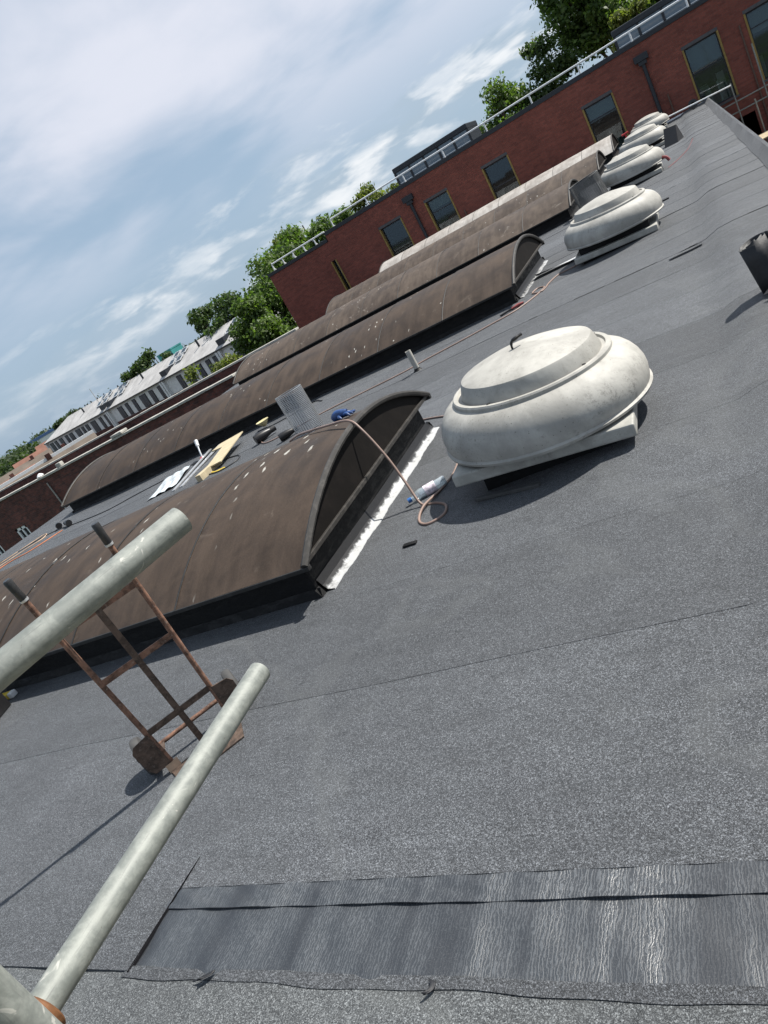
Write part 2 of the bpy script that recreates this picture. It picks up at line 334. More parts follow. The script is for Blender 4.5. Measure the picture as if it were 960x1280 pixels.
def f_ground(t, b):
    p = pos(t); n = t.noise(p, .03, 6, .6); n2 = t.noise(p, .6, 4, .6)
    c = t.mix(t.smooth(n, .42, .58), (.055, .055, .055), (.05, .075, .025)); c = t.mix(.4, c, t.mix(1.0, c, t.ramp(n2, [(.3, .6), (.7, 1.4)]), 'MULTIPLY'))
    setp(t, b, c, .95, 0, .2)
GROUND = mat('town_ground', f_ground)
def f_wire(t, b): setp(t, b, (.42, .43, .44), .35, .8)
WIRE = mat('galvanised_wire', f_wire)
WIRE_DULL = plain('dull_grey_wire', (.11, .112, .112), .7)

# ------------------------------------------------------------------ mesh helpers
class MB:
    def __init__(s): s.v = []; s.f = []
    def quad(s, *p):
        i = len(s.v); s.v += [tuple(q) for q in p]; s.f.append(tuple(range(i, i + len(p)))); return s
    def box(s, x0, x1, y0, y1, z0, z1):
        i = len(s.v)
        s.v += [(x, y, z) for z in (z0, z1) for y in (y0, y1) for x in (x0, x1)]
        s.f += [tuple(i + k for k in q) for q in ((0, 2, 3, 1), (4, 5, 7, 6), (0, 1, 5, 4), (2, 6, 7, 3), (0, 4, 6, 2), (1, 3, 7, 5))]; return s
    def obox(s, a, b, w, h, up=(0, 0, 1)):
        """bar from a to b, w wide, h along up"""
        a = Vector(a); b = Vector(b); d = (b - a).normalized(); up = Vector(up); sd = d.cross(up).normalized(); u = sd.cross(d).normalized()
        i = len(s.v)
        for P in (a, b):
            for k, l in ((-1, -1), (1, -1), (1, 1), (-1, 1)): s.v.append(tuple(P + sd * k * w / 2 + u * l * h / 2))
        s.f += [tuple(i + k for k in q) for q in ((3, 2, 1, 0), (4, 5, 6, 7), (0, 1, 5, 4), (1, 2, 6, 5), (2, 3, 7, 6), (3, 0, 4, 7))]; return s
    def tube(s, pts, r, n=8, cap=True):
        P = [Vector(q) for q in pts]; m = len(P); R = r if isinstance(r, (list, tuple)) else [r] * m
        i0 = len(s.v); ref = None
        for k in range(m):
            d = (P[min(k + 1, m - 1)] - P[max(k - 1, 0)]).normalized()
            if ref is None: ref = d.orthogonal().normalized()
            ref = (ref - d * ref.dot(d)).normalized(); o = d.cross(ref)
            for j in range(n):
                a = 2 * PI * j / n; s.v.append(tuple(P[k] + (ref * math.cos(a) + o * math.sin(a)) * R[k]))
        for k in range(m - 1):
            for j in range(n):
                a = i0 + k * n + j; b_ = i0 + k * n + (j + 1) % n; s.f.append((a, b_, b_ + n, a + n))
        if cap: s.f.append(tuple(i0 + j for j in reversed(range(n)))); s.f.append(tuple(i0 + (m - 1) * n + j for j in range(n)))
        return s
    def lathe(s, prof, n=32, c=(0, 0, 0)):
        i0 = len(s.v)
        for r, z in prof:
            for j in range(n):
                a = 2 * PI * j / n; s.v.append((c[0] + r * math.cos(a), c[1] + r * math.sin(a), c[2] + z))
        for k in range(len(prof) - 1):
            for j in range(n):
                a = i0 + k * n + j; b_ = i0 + k * n + (j + 1) % n; s.f.append((a, b_, b_ + n, a + n))
        if prof[-1][0] > 1e-4: s.f.append(tuple(i0 + (len(prof) - 1) * n + j for j in range(n)))
        return s
    def grid(s, fn, nu, nv):
        i0 = len(s.v)
        for i in range(nu + 1):
            for j in range(nv + 1): s.v.append(tuple(fn(i / nu, j / nv)))
        for i in range(nu):
            for j in range(nv):
                a = i0 + i * (nv + 1) + j; s.f.append((a, a + nv + 1, a + nv + 2, a + 1))
        return s
    def mesh(s, name, m, smooth=None):
        me = bpy.data.meshes.new(name); me.from_pydata(s.v, [], s.f); me.validate(); me.update()
        if m: me.materials.append(m)
        if smooth is not None:
            me.polygons.foreach_set('use_smooth', [True] * len(me.polygons)); me.set_sharp_from_angle(angle=math.radians(smooth))
        return me
    def build(s, name, m, parent=None, smooth=None, bevel=0, solid=0, loc=None):
        return link(name, s.mesh(name, m, smooth), parent, bevel, solid, loc)
def link(name, me, parent=None, bevel=0, solid=0, loc=None):
    o = bpy.data.objects.new(name, me); COL.objects.link(o)
    if parent: o.parent = parent
    if loc: o.location = loc
    if solid: md = o.modifiers.new('solid', 'SOLIDIFY'); md.thickness = solid; md.offset = 0
    if bevel: md = o.modifiers.new('bevel', 'BEVEL'); md.width = bevel; md.segments = 2; md.limit_method = 'ANGLE'
    return o
def tag(o, label, cat, group=None, kind=None):
    if label: o['label'] = label
    if cat: o['category'] = cat
    if group: o['group'] = group
    if kind: o['kind'] = kind
    return o
def thing(name, loc, label, cat, rz=0, group=None):
    o = bpy.data.objects.new(name, None); o.empty_display_size = .1; COL.objects.link(o); o.location = loc; o.rotation_euler = (0, 0, rz)
    return tag(o, label, cat, group)
def catmull(pts, n=8):
    P = [Vector(p) for p in pts]; P = [P[0] * 2 - P[1]] + P + [P[-1] * 2 - P[-2]]; out = []
    for i in range(1, len(P) - 2):
        a, b, c, d = P[i - 1], P[i], P[i + 1], P[i + 2]
        for k in range(n):
            t = k / n; out.append(.5 * (2 * b + (c - a) * t + (2 * a - 5 * b + 4 * c - d) * t * t + (3 * b - a - 3 * c + d) * t ** 3))
    out.append(P[-2]); return out

# ------------------------------------------------------------------ the flat roof
FALL = 0.0085                               # the roof falls gently away along +Y
def smoothstep(x, a, b): t = min(1, max(0, (x - a) / (b - a))); return t * t * (3 - 2 * t)
def rz(x, y):
    z = -FALL * y
    z += .060 * smoothstep(x, -.26, -.02) - .022 * smoothstep(x, .02, .62)
    if y > 2.2: z += (.008 * math.sin(x * 1.9 + y * .7) + .006 * math.sin(x * .8 - y * 1.3)) * min(1, (y - 2.2) / 2) * (1 - smoothstep(y, 9, 16) * .5)
    return z
XL, XR, YN, YF = -14.6, .64, .95, 33.42
ground = MB().box(-1500, 1500, -300, 2500, -7.6, -7.5).build('ground', GROUND); tag(ground, None, None, kind='structure')
deck = MB().box(XL, .80, .32, YF, -7.5, -.42).build('flat_roof', BRICK_OLD); tag(deck, None, None, kind='structure')
deckd = MB()
for a in range(34):
    y0 = .5 + a * (YF - .5) / 34; y1 = .5 + (a + 1) * (YF - .5) / 34
    deckd.box(XL, .78, y0, y1, -.419, -FALL * y1 - .05)
deckd.build('deck', ASPHALT, deck)

def felt_sheet(x0, x1, y0, y1, lift_near, name='felt_sheet', m=FELT, nx=None, seed=0, wob=.010, ny=4):
    nx = nx or max(6, int((x1 - x0) * 7)); r = random.Random(seed)
    ph = [r.uniform(0, 6.3) for _ in range(6)]; am = [r.uniform(.3, 1) for _ in range(6)]
    def edge(x): return wob * sum(am[k] * math.sin(x * (0.7 + k * 1.3) + ph[k]) for k in range(4)) / 2
    def top(u, v):
        x = x0 + (x1 - x0) * u; y = y0 + (y1 - y0) * v + edge(x) * (1 - v)
        lift = lift_near * (1 - v) + .0008 * v
        if v == 0 and y0 > 7: lift += .0045 * max(0, math.sin(x * 1.3 + ph[4]) * math.sin(x * 3.1 + ph[5])) * am[5]
        return (x, y, rz(x, y) + lift)
    b = MB(); b.grid(top, nx, ny)
    i0 = len(b.v); k = ny + 1
    for i in range(nx + 1):
        p = b.v[i * k]; b.v.append((p[0], p[1] + .001, rz(p[0], p[1]) - .004))
    for i in range(nx): b.f.append((i * k, i0 + i, i0 + i + 1, (i + 1) * k))
    for side in (0, nx):                                   # side skirts
        for j in range(ny):
            a = b.v[side * k + j]; c = b.v[side * k + j + 1]; q = len(b.v)
            b.v += [(a[0], a[1], rz(a[0], a[1]) - .004), (c[0], c[1], rz(c[0], c[1]) - .004)]; b.f.append((side * k + j, side * k + j + 1, q + 1, q))
    return b.build(name, m, deck, smooth=30)
seams = [2.26]
while seams[-1] < YF - .5: seams.append(seams[-1] + random.uniform(.88, .98))
seams.append(YF)
felt_sheet(XL, XR, 1.262, 2.27, .0045, seed=1, nx=110, wob=.002)
for i in range(len(seams) - 1): felt_sheet(XL, XR, seams[i], seams[i + 1] + .05 * (i < len(seams) - 2), .0026 if i == 0 else .0016 if seams[i] < 7.5 else random.choice([.0014, .0014, .0016, .002, .003, .0055]), seed=10 + i)
def bleed(ys, seed):
    r = random.Random(seed); b = MB(); x = -2.5 + r.random(); ph = r.uniform(0, 6)
    def w(x): return max(0, .0012 * math.sin(x * 3.1 + ph) + .0014 * math.sin(x * 9.7 + ph * 2) + .0008 * math.sin(x * 31) - .0003)
    for i in range(150):
        xa, xb = -2.6 + i * .0215, -2.6 + (i + 1) * .0215
        if w(xa) + w(xb) == 0: continue
        ya, yb = ys - .003 - w(xa), ys - .003 - w(xb)
        b.quad((xa, ya, rz(xa, ya) + .0046), (xb, yb, rz(xb, yb) + .0046), (xb, ys + .004, rz(xb, ys) + .0062), (xa, ys + .004, rz(xa, ys) + .0062))
    if b.f: o = b.build('bitumen_bleed', MATTBLACK, deck); o['kind'] = 'stuff'
for i_, ys_ in enumerate(seams[7:16:3]): bleed(ys_, 40 + i_)
o = felt_sheet(XL, -2.40, .945, 1.395, .014, seed=90, nx=90, wob=.003); o['label'] = 'felt sheet lapped over the bare bitumen strips'
b = MB()
for i in range(30):
    ya, yb = .94 + .455 * i / 30, .94 + .455 * (i + 1) / 30; la, lb = .0155 - .0135 * i / 30, .0155 - .0135 * (i + 1) / 30
    b.quad((-2.403, ya, rz(-2.4, ya) + la + .001), (-2.393, ya, rz(-2.4, ya) + .0062), (-2.393, yb, rz(-2.4, yb) + .0062), (-2.403, yb, rz(-2.4, yb) + lb + .001))
b.build('sheet_edge', MATTBLACK, deck)
# bare shiny bitumen laps by the near edge
def lap(y0, y1, lift, m, seed, name):
    r = random.Random(seed); ph = [r.uniform(0, 6.3) for _ in range(5)]
    def fn(u, v):
        x = -2.415 + (2.415 + .66) * u; w = .0018 * sum(math.sin(x * (2 + 3.1 * k) + ph[k]) / (1 + k) for k in range(5))
        y = y0 + (y1 - y0) * v + w * (1 - v) + (.012 * x if v == 0 and seed == 2 else 0)
        return (x, y, rz(x, y) + lift * (1 - .7 * v) + .0025 * math.sin(x * 9 + v * 5 + ph[0]) * (1 - v) + .0015 * math.sin(x * 31 + v * 9))
    b = MB().grid(fn, 140, 10); i0 = len(b.v)
    for i in range(141): p = b.v[i * 11]; b.v.append((p[0], p[1] + .002, p[2] - .010 if lift > .006 else p[2] - .006))
    for i in range(140): b.f.append((i * 11, i0 + i, i0 + i + 1, (i + 1) * 11))
    o = b.build(name, m, deck, smooth=40); return o
lap(.930, 1.20, .005, BITUMEN, 2, 'bitumen_strip'); lap(1.176, 1.272, .0085, BITUMEN2, 3, 'bitumen_strip')
# rounded near edge in mineral felt
def edge_fn(u, v):
    x = XL + (.8 - XL) * u; y = .97 - .50 * v
    return (x, y, edge_z(x, y))
def edge_z(x, y):
    v = (.97 - y) / .5
    z = .001 + .032 * math.sin(min(1, v * 1.25) * PI * .62) - .30 * max(0, v - .8) ** 1.15 + .004 * math.sin(x * 3.1) * v + .003 * math.sin(x * 9.7 + 2 * v)
    return z - FALL * y
MB().grid(edge_fn, 220, 14).build('edge_roll', FELT_EDGE, deck, smooth=60)
# thin torn skirt of underfelt along the edge
b = MB()
def sk(u, v):
    x = -2.42 + 3.1 * u; w = .012 * math.sin(x * 7.3) + .008 * math.sin(x * 19)
    y = .965 - (.040 + w * .35) * v
    return (x, y, edge_z(x, y) + .0058 - .003 * v + .0012 * max(0, math.sin(x * 5)) * v)
MB().grid(sk, 90, 4).build('underfelt_strip', NAVYFELT if False else FELT, deck, smooth=40)
def flap(cx, cy, w, l, rot):
    c, q = math.cos(rot), math.sin(rot)
    def fn(u, v):
        x = (u - .5) * w * (1 - .75 * v) + .01 * math.sin(v * 3); y = -l * v
        return (cx + x * c - y * q, cy + x * q + y * c, .012 + .016 * v * v + .004 * math.sin(u * 5) * v)
    MB().grid(fn, 6, 6).build('torn_felt_flap', NAVYFELT, deck, smooth=50, solid=.003)
flap(-2.02, .935, .085, .022, .5); flap(-1.18, .948, .02, .045, -.2)
# upstand along the right side
def up_fn(u, v):
    y = .5 + (YF - .5) * u; k = .006 * math.sin(y * 2.7)
    prof = [(.632, .044), (.65, .052), (.76, .155), (.80, .160), (.815, .10), (.815, -.4)]
    i = min(4, int(v * 5)); a, c = prof[i], prof[i + 1]; f = v * 5 - i
    return (a[0] + (c[0] - a[0]) * f + k * (v < .3), y, a[1] + (c[1] - a[1]) * f - FALL * y)
MB().grid(up_fn, 90, 5).build('upstand', FELT, deck, smooth=35)
# white end flashing against the far building
MB().box(-2.6, .8, YF - .03, YF + .03, -.44, -.235).build('end_flashing', WHITE, deck, bevel=.004)

# ------------------------------------------------------------------ barrel vault rooflights
PANEL_CACHE = {}
def vault(x0, x1, yc, hw, kerb, rise, n, m, label, damage=(), pale_end=False, pale_cover=None):
    z0 = -FALL * yc; t = thing('barrel_rooflight', (x1, yc, z0), label, 'rooflight', group='barrel rooflights across the flat roof')
    L = x1 - x0; pw = L / n; R_ = (hw * hw + rise * rise) / (2 * rise); half = math.asin(hw / R_)
    def arc(a, off=0): return (math.sin(a) * (R_ + off), kerb + rise - R_ + math.cos(a) * (R_ + off))
    b = MB(); b.box(-L + .08, -.10, -hw + .10, hw - .10, -.22, kerb - .03); b.build('kerb', TAR, t, bevel=.02)
    b = MB()                                                # dressed tar fillet round the kerb
    for (xa, ya, xb, yb) in ((-L + .08, -hw + .10, -.10, -hw + .10), (-.10, -hw + .10, -.10, hw - .10), (-.10, hw - .10, -L + .08, hw - .10), (-L + .08, hw - .10, -L + .08, -hw + .10)):
        d = Vector((xb - xa, yb - ya, 0)).normalized(); nrm = Vector((d.y, -d.x, 0)); A = Vector((xa, ya, 0)) - d * .03; B = Vector((xb, yb, 0)) + d * .03
        m_ = 30
        for i in range(m_):
            p, q = A.lerp(B, i / m_), A.lerp(B, (i + 1) / m_); w1, w2 = (.033 + .002 * math.sin(i * 2.1), .033 + .002 * math.sin((i + 1) * 2.1))
            b.quad(p + nrm * w1 + Vector((0, 0, .004)), q + nrm * w2 + Vector((0, 0, .004)), q + nrm * .004 + Vector((0, 0, .07)), p + nrm * .004 + Vector((0, 0, .07)))
    b.build('tar_fillet', TAR, t)
    key = (round(pw, 4), round(hw, 3), round(rise, 3), m.name)
    if key not in PANEL_CACHE:
        def pf(u, v):
            a = (-1 + 2 * v) * half; s = math.sin(u * PI); y, z = arc(a, .004 * s)
            return (-pw * u, y, z)
        PANEL_CACHE[key] = MB().grid(pf, 6, 20).mesh('panel', m, smooth=50)
    for i in range(n):
        mesh = PANEL_CACHE[key]
        o = link('panel', mesh, t, loc=(-i * pw, 0, random.uniform(-.003, .003)))
        if pale_cover and i in pale_cover:
            o.data = mesh.copy(); o.data.materials[0] = pale_cover[i]
    for i in range(1, n):                                   # joint strips
        b = MB(); pts = []
        def rf(u, v):
            a = (-1 + 2 * v) * half * 1.005; y, z = arc(a, .0045 + .004 * math.sin(u * PI)); return (-i * pw - .008 + .016 * u, y, z)
        b.grid(rf, 3, 20); b.build('joint_strip', TRIM_DARK, t, smooth=60)
    for xe, nm in ((0, 1), (-L, -1)):                       # ends
        b = MB(); ring = [arc((-1 + 2 * k / 20) * half) for k in range(21)]
        i = len(b.v); b.v += [(xe - .03 * nm, y, z) for y, z in ring]; b.f.append(tuple(range(21))); b.build('gable_panel', GABLE, t, solid=.01)
        MB().tube([(xe, *arc((-1 + 2 * k / 24) * half, .008)) for k in range(25)], .024, 8).build('gable_trim', TRIM, t, smooth=40)
        MB().obox((xe - .02 * nm, -hw + .02, kerb + .012), (xe - .02 * nm, hw - .02, kerb + .012), .035, .03).build('gable_rail', TRIM, t, bevel=.004)
    for sy in (-1, 1):
        MB().obox((-L, sy * (hw - .01), kerb - .012), (.02, sy * (hw - .01), kerb - .012), .04, .028).build('eave_rail', TRIM_DARK, t, bevel=.004)
    return t, arc, half
V1, arc1, half1 = vault(-12.98, -2.63, 4.55, 1.375, .27, .36, 9, VAULT, 'brown barrel rooflight with a hose and blue glove over its gable')
V2, arc2, half2 = vault(-12.95, -2.60, 11.55, 1.42, .26, .36, 9, VAULT, 'brown barrel rooflight in the next row behind the wire mesh roll')
V3, *_ = vault(-12.70, -2.60, 18.5, 1.42, .26, .37, 9, VAULT_MIX, 'patchy brown barrel rooflight with a dark stain, third row of vaults')
V4, *_ = vault(-12.50, -2.50, 24.9, 1.42, .26, .40, 9, VAULT_MIX, 'brown barrel rooflight with bleached top panels before the pale one', pale_cover={0: VAULT_MIX})
V5, *_ = vault(-12.30, -2.40, 30.2, 1.42, .27, .46, 9, VAULT_PALE, 'pale whitish barrel rooflight beside the red brick wall')
def primer_strip(x, y0, y1, seed):
    r = random.Random(seed); b = MB(); n = 90
    rows = []
    for i in range(n + 1):
        y = y0 + (y1 - y0) * i / n; w = .026 + .006 * math.sin(i * .37 + seed) + r.uniform(-.004, .004); z = rz(x, y)
        rows.append([(x - .064, y, z + .10), (x - .044, y, z + .05), (x - .022, y, z + .0165), (x + w, y, z + .0075), (x + w + .002, y, z + .002)])
    for i in range(n):
        for k in range(4): b.quad(rows[i][k], rows[i][k + 1], rows[i + 1][k + 1], rows[i + 1][k])
    b.build('primer_strip', PRIMER, deck, smooth=40)
primer_strip(-2.66, 3.31, 5.83, 3); primer_strip(-2.63, 10.35, 12.8, 4)

# ------------------------------------------------------------------ round fibreglass vents
def vent_meshes():
    d = {}
    d['kerb'] = MB().box(-.42, .42, -.42, .42, -.10, .13).mesh('kerb', TAR)
    d['base_slab'] = MB().box(-.56, .56, -.56, .56, .105, .185).mesh('base_slab', CREAM_GREY)
    d['cowl'] = MB().lathe([(.40, .21), (.58, .200), (.655, .200), (.680, .206), (.685, .222), (.670, .233), (.676, .262), (.679, .300), (.674, .340), (.658, .382), (.634, .420), (.604, .452), (.570, .474), (.538, .488), (.522, .492), (.522, .512), (.514, .522), (.490, .522), (.482, .508), (.44, .502)], 72).mesh('cowl', CREAM, 35)
    d['lid'] = MB().lathe([(.462, .50), (.460, .518), (.434, .592), (.425, .606), (.408, .613), (.30, .643), (.15, .671), (.0, .682)], 64).mesh('lid', CREAM, 30)
    return d
VM = vent_meshes()
def vent(x, y, tilt, label, handle=False, rzz=0, s=1.0):
    t = thing('roof_vent', (x, y, rz(x, y)), label, 'roof vent', group='round cream vents along the flat roof')
    t.rotation_euler = (0, math.radians(tilt), rzz); t.scale = (s, s, s)
    for k in ('kerb', 'base_slab', 'cowl', 'lid'):
        o_ = link(k, VM[k], t, bevel={'base_slab': .012}.get(k, 0))
        if k == 'base_slab' and not handle: o_.location.z = -.075
        if k == 'kerb' and not handle: o_.location.z = .07; o_.scale = (1.12, 1.12, 1)
    for a in (.6, 2.2, 4.3, 5.6): MB().lathe([(.012, 0), (.012, .014), (0, .016)], 8, (.485 * math.cos(a), .485 * math.sin(a), .512)).build('bolt', TRIM_DARK, t)
    if handle:
        h = MB(); h.quad((-.13, -.02, .6615), (-.06, -.09, .662), (.01, -.01, .672), (-.06, .06, .674)); hp = h.build('handle_plate', mat_plate, t, solid=.004)
        hb = MB().tube(catmull([(-.045, -.01, .665), (-.045, -.01, .70), (-.035, -.005, .724), (-.01, .005, .734), (.03, .03, .741)], 5), [.007] * 6 + [.009] * 6 + [.013] * 5 + [.011] * 4, 8).build('handle', BLACK, t, smooth=40)
    return t
mat_plate = plain('old_label_plate', (.34, .27, .26), .5, var=.4, scale=30)
vent(-1.325, 4.46, 4.2, 'large cream round roof vent with a black handle on its lid', True, rzz=math.radians(2))
vent(-1.30, 11.2, 2.4, 'cream round roof vent with the hose end tucked under it')
vent(-1.30, 17.75, 1.5, 'cream round roof vent beside the upright mesh bundle')
vent(-1.26, 24.3, 1.0, 'cream round roof vent next to the leaning black felt sheets')
vent(-1.24, 30.9, 1.0, 'last cream round roof vent before the brick wall')

# ------------------------------------------------------------------ red brick building behind
WY = 33.5
bb = thing('brick_building', (-8, WY, -7.5), 'long red brick building with ochre framed windows and flat roof', 'building')
def child(b, name, m, parent, **kw):
    o = b.build(name, m, None, **kw); o.parent = parent; o.matrix_parent_inverse = Matrix.Translation(parent.location).inverted() if parent.rotation_euler.z == 0 else parent.matrix_world.inverted(); return o
wins = [(-13.12, -11.95, -.6, 1.69), (-10.66, -9.51, -.6, 1.69), (-7.78, -6.61, -.6, 1.69), (-3.31, -2.13, -.6, 1.69), (.54, 1.75, -.62, 1.69), (2.66, 3.86, -.62, 1.69)]
def wall_with_holes(x0, x1, z0, z1, y, holes, depth=.22):
    xs = sorted({x0, x1, *[h[0] for h in holes], *[h[1] for h in holes]}); zs = sorted({z0, z1, *[h[2] for h in holes], *[h[3] for h in holes]})
    b = MB()
    for i in range(len(xs) - 1):
        for j in range(len(zs) - 1):
            cx = (xs[i] + xs[i + 1]) / 2; cz = (zs[j] + zs[j + 1]) / 2
            if any(h[0] < cx < h[1] and h[2] < cz < h[3] for h in holes): continue
            b.quad((xs[i], y, zs[j]), (xs[i + 1], y, zs[j]), (xs[i + 1], y, zs[j + 1]), (xs[i], y, zs[j + 1]))
    for h in holes:
        a, c, d, e = h
        b.quad((a, y, d), (a, y, e), (a, y + depth, e), (a, y + depth, d)); b.quad((c, y, e), (c, y, d), (c, y + depth, d), (c, y + depth, e))
        b.quad((a, y, e), (c, y, e), (c, y + depth, e), (a, y + depth, e)); b.quad((c, y, d), (a, y, d), (a, y + depth, d), (c, y + depth, d))
    return b
TOP = 2.70
nwin = (-16.05, -15.78, -.9, 1.56)
child(wall_with_holes(-15.68, 14, -7.5, TOP, WY, wins + [(.9, 2.1, -3.6, -1.4)]), 'wall', BRICK, bb)
child(wall_with_holes(-19.45, -15.68, -7.5, 2.42, WY, [nwin]), 'wall', BRICK, bb)
child(MB().quad((-19.45, WY, -7.5), (-19.45, WY, 2.42), (-19.45, WY + 12, 2.42), (-19.45, WY + 12, -7.5)).quad((-15.68, WY, 2.3), (-15.68, WY, TOP), (-15.68, WY + 12, TOP), (-15.68, WY + 12, 2.3)), 'side_wall', BRICK_SIDE, bb)
child(MB().quad((14, WY, -7.5), (14, WY + 12, -7.5), (14, WY + 12, TOP), (14, WY, TOP)).quad((-19.45, WY + 12, -7.5), (-19.45, WY + 12, 2.42), (14, WY + 12, 2.42), (14, WY + 12, -7.5)), 'side_wall', BRICK_SIDE, bb)
child(MB().box(-15.68, 14.1, WY - .04, WY + .30, TOP, TOP + .17), 'cornice', CLADDARK, bb, bevel=.01)
child(MB().box(-19.50, -15.70, WY - .04, WY + .30, 2.42, 2.575), 'cornice', CLADDARK, bb, bevel=.01)
child(MB().box(-15.66, 14, WY + .31, WY + 12, TOP - .1, TOP + .03), 'roof', ASPHALT, bb); child(MB().box(-19.4, -15.69, WY + .31, WY + 12, 2.3, 2.45), 'roof', ASPHALT, bb)
for k, (a, c, d, e) in enumerate(wins + [nwin]):
    small = c - a < .5
    if not small:
        w = child(MB().box(a - .03, c + .02, WY - .012, WY + .02, e + .004, e + .115), 'lintel', LINTEL, bb)
    for xa, xb in ((a - .028, a + .035), (c - .035, c + .028)):
        child(MB().box(xa, xb, WY - .025, WY + .15, d, e - .002), 'ochre_jamb', OCHRE, bb)
    yy = WY + .15
    fr = MB().box(a + .036, c - .036, yy, yy + .05, e - .06, e - .004).box(a + .036, c - .036, yy, yy + .05, d + .002, d + .06).box(a + .036, a + .08, yy, yy + .05, d + .061, e - .061).box(c - .08, c - .036, yy, yy + .05, d + .061, e - .061)
    if not small: child(MB().box(a - .05, c + .05, WY - .05, WY + .11, d - .07, d - .004), 'sill', LINTEL, bb)
    tz = e - .58 if k % 2 else e - .95
    if not small: fr.box(a + .081, c - .081, yy, yy + .05, tz, tz + .045)
    fw = child(fr, 'window_frame', CLADDARK, bb)
    child(MB().box(a + .06, c - .06, yy + .018, yy + .026, d + .05, e - .05), 'pane', GLASS, bb)
    child(MB().box(a - .3, c + .3, WY + 1.4, WY + 1.45, d - .3, e + .3).box(a - .3, c + .3, WY + .5, WY + 1.4, d - .35, d - .3), 'room_lining', ROOMDARK, bb)
    if not small:
        drop = [.0, .45, .0, .62, .85, .75][k]
        if drop: child(MB().box(a + .06, c - .06, WY + .26, WY + .27, e - drop, e), 'blind', BLIND, bb)
        r = random.Random(k)
        for q in range(5):                                   # things standing about in the room behind the glass
            xx = r.uniform(a + .1, c - .3); hh = r.uniform(.2, .9); wd = r.uniform(.08, .3); y_ = WY + r.uniform(.5, 1.1)
            child(MB().box(xx, xx + wd, y_, y_ + .2, d, d + .55 + hh * .6), 'room_furniture', [BLIND, GREYCONC, OFFWHITE][q % 3], bb)
for (x, zt) in ((-11.22, 2.33), (-.80, 2.33)):               # hopper heads and downpipes
    h = child(MB().box(x - .26, x + .26, WY - .22, WY - .01, zt - .22, zt + .02).box(x - .15, x + .15, WY - .19, WY - .012, zt - .36, zt - .22), 'hopper_head', CLADDARK, bb, bevel=.015)
    child(MB().tube([(x, WY - .1, zt - .34), (x, WY - .1, -7.4)], .07, 12), 'downpipe', CLADDARK, bb, smooth=40)
for x in (-9.18, -.38, 2.42): child(MB().tube([(x, WY - .05, 1.45 if x > 2 else .62), (x, WY - .05, -7.4)], .03, 8), 'thin_pipe', plain('brown_pipe', (.10, .06, .045), .6), bb)
# guard rails
def railing(x0, x1, y, zb, h, step, label, mid=False):
    t = thing('guard_rail', (x0, y, zb), label, 'railing', group='white guard rails on the brick building roof')
    L = x1 - x0; MB().tube([(0, 0, h), (L, 0, h)], .036, 8).build('top_rail', RAILMETAL, t, smooth=40)
    if mid: MB().tube([(0, 0, h * .5), (L, 0, h * .5)], .022, 8).build('mid_rail', RAILMETAL, t, smooth=40)
    n = max(2, round(L / step) + 1)
    for i in range(n):
        x = L * i / (n - 1); p = MB().tube([(x, 0, .02), (x, 0, h - .02)], .034, 8).build('post', RAILMETAL, t, smooth=40)
        MB().tube([(x, .0, .25), (x, .35, .03)], .016, 6).build('brace', RAILMETAL, t); MB().box(x - .1, x + .1, -.08, .45, 0, .03).build('foot_weight', GREYCONC, t)
    return t
railing(-15.4, 13.6, WY + .75, TOP + .03, .52, 2.1, 'white metal guard rail along the upper brick building roof', mid=False)
railing(-19.3, -15.9, WY + .55, 2.45, .46, .62, 'short white guard rail on the lower end of the brick building')
def lantern(x0, x1, y, zb, h, n, label):
    t = thing('roof_lantern', ((x0 + x1) / 2, y, zb), label, 'roof lantern', group='dark roof lanterns on the brick building'); w = (x1 - x0) / 2; D = 2.2
    MB().box(-w, w, -.06, D, h - .24, h).build('roof_cap', CLADDARK, t, bevel=.04); MB().box(-w + .02, w - .02, -.04, D - .02, 0, .1).build('sill', CLADDARK, t)
    for i in range(n + 1):
        x = -w + .05 + (2 * w - .1) * i / n; MB().box(x - .05, x + .05, -.03, .07, .1, h - .24).build('mullion', CLADDARK, t)
    for i in range(n):
        a = -w + .10 + (2 * w - .1) * i / n; c = -w + (2 * w - .1) * (i + 1) / n
        MB().box(a, c, 0, .02, .1, h - .24).build('pane', PANE_BLUE, t); MB().box(a, c, -.012, -.002, .28, .305).build('glazing_bar', RAILMETAL, t)
    for x in (-w, w - .04): MB().box(x, x + .04, .08, D, .1, h - .24).build('side_panel', CLADDARK, t)
    MB().box(-w, w, D - .05, D, .1, h - .24).build('back_panel', CLADDARK, t)
lantern(-12.35, -8.30, WY + 3.0, TOP + .03, 1.04, 5, 'dark five pane roof lantern on the brick building')
lantern(-1.58, 4.2, WY + 3.0, TOP + .03, .98, 6, 'larger dark roof lantern beneath the tall leafy tree')

# ------------------------------------------------------------------ older brick building to the left
ob = thing('old_brick_building', (-30, 20, -7.5), 'low old brick building with pale coping beyond the flat roof edge', 'building')
lw = [(-29.0, -28.2, -2.2, -1.28), (-31.3, -30.5, -2.4, -1.5)]
child(wall_with_holes(-60, -14.63, -7.5, .06, 20.0, lw), 'wall', BRICK_OLD, ob)
child(MB().quad((-14.63, 20, -7.5), (-14.63, 25, -7.5), (-14.63, 25, .06), (-14.63, 20, .06)), 'side_wall', BRICK_OLD_SIDE, ob)
n = 34
for i in range(n):
    a = -60 + i * (45.35 / n); c = -60 + (i + 1) * (45.35 / n) - .012
    child(MB().box(a, c, 19.93, 20.27, .06 + random.uniform(0, .012), .14 + random.uniform(0, .012)), 'coping_stone', GREYCONC, ob, bevel=.008)
    child(MB().box(a, c, 24.95, 25.25, .08, .15 + random.uniform(0, .01)), 'coping_stone', GREYCONC, ob, bevel=.008)
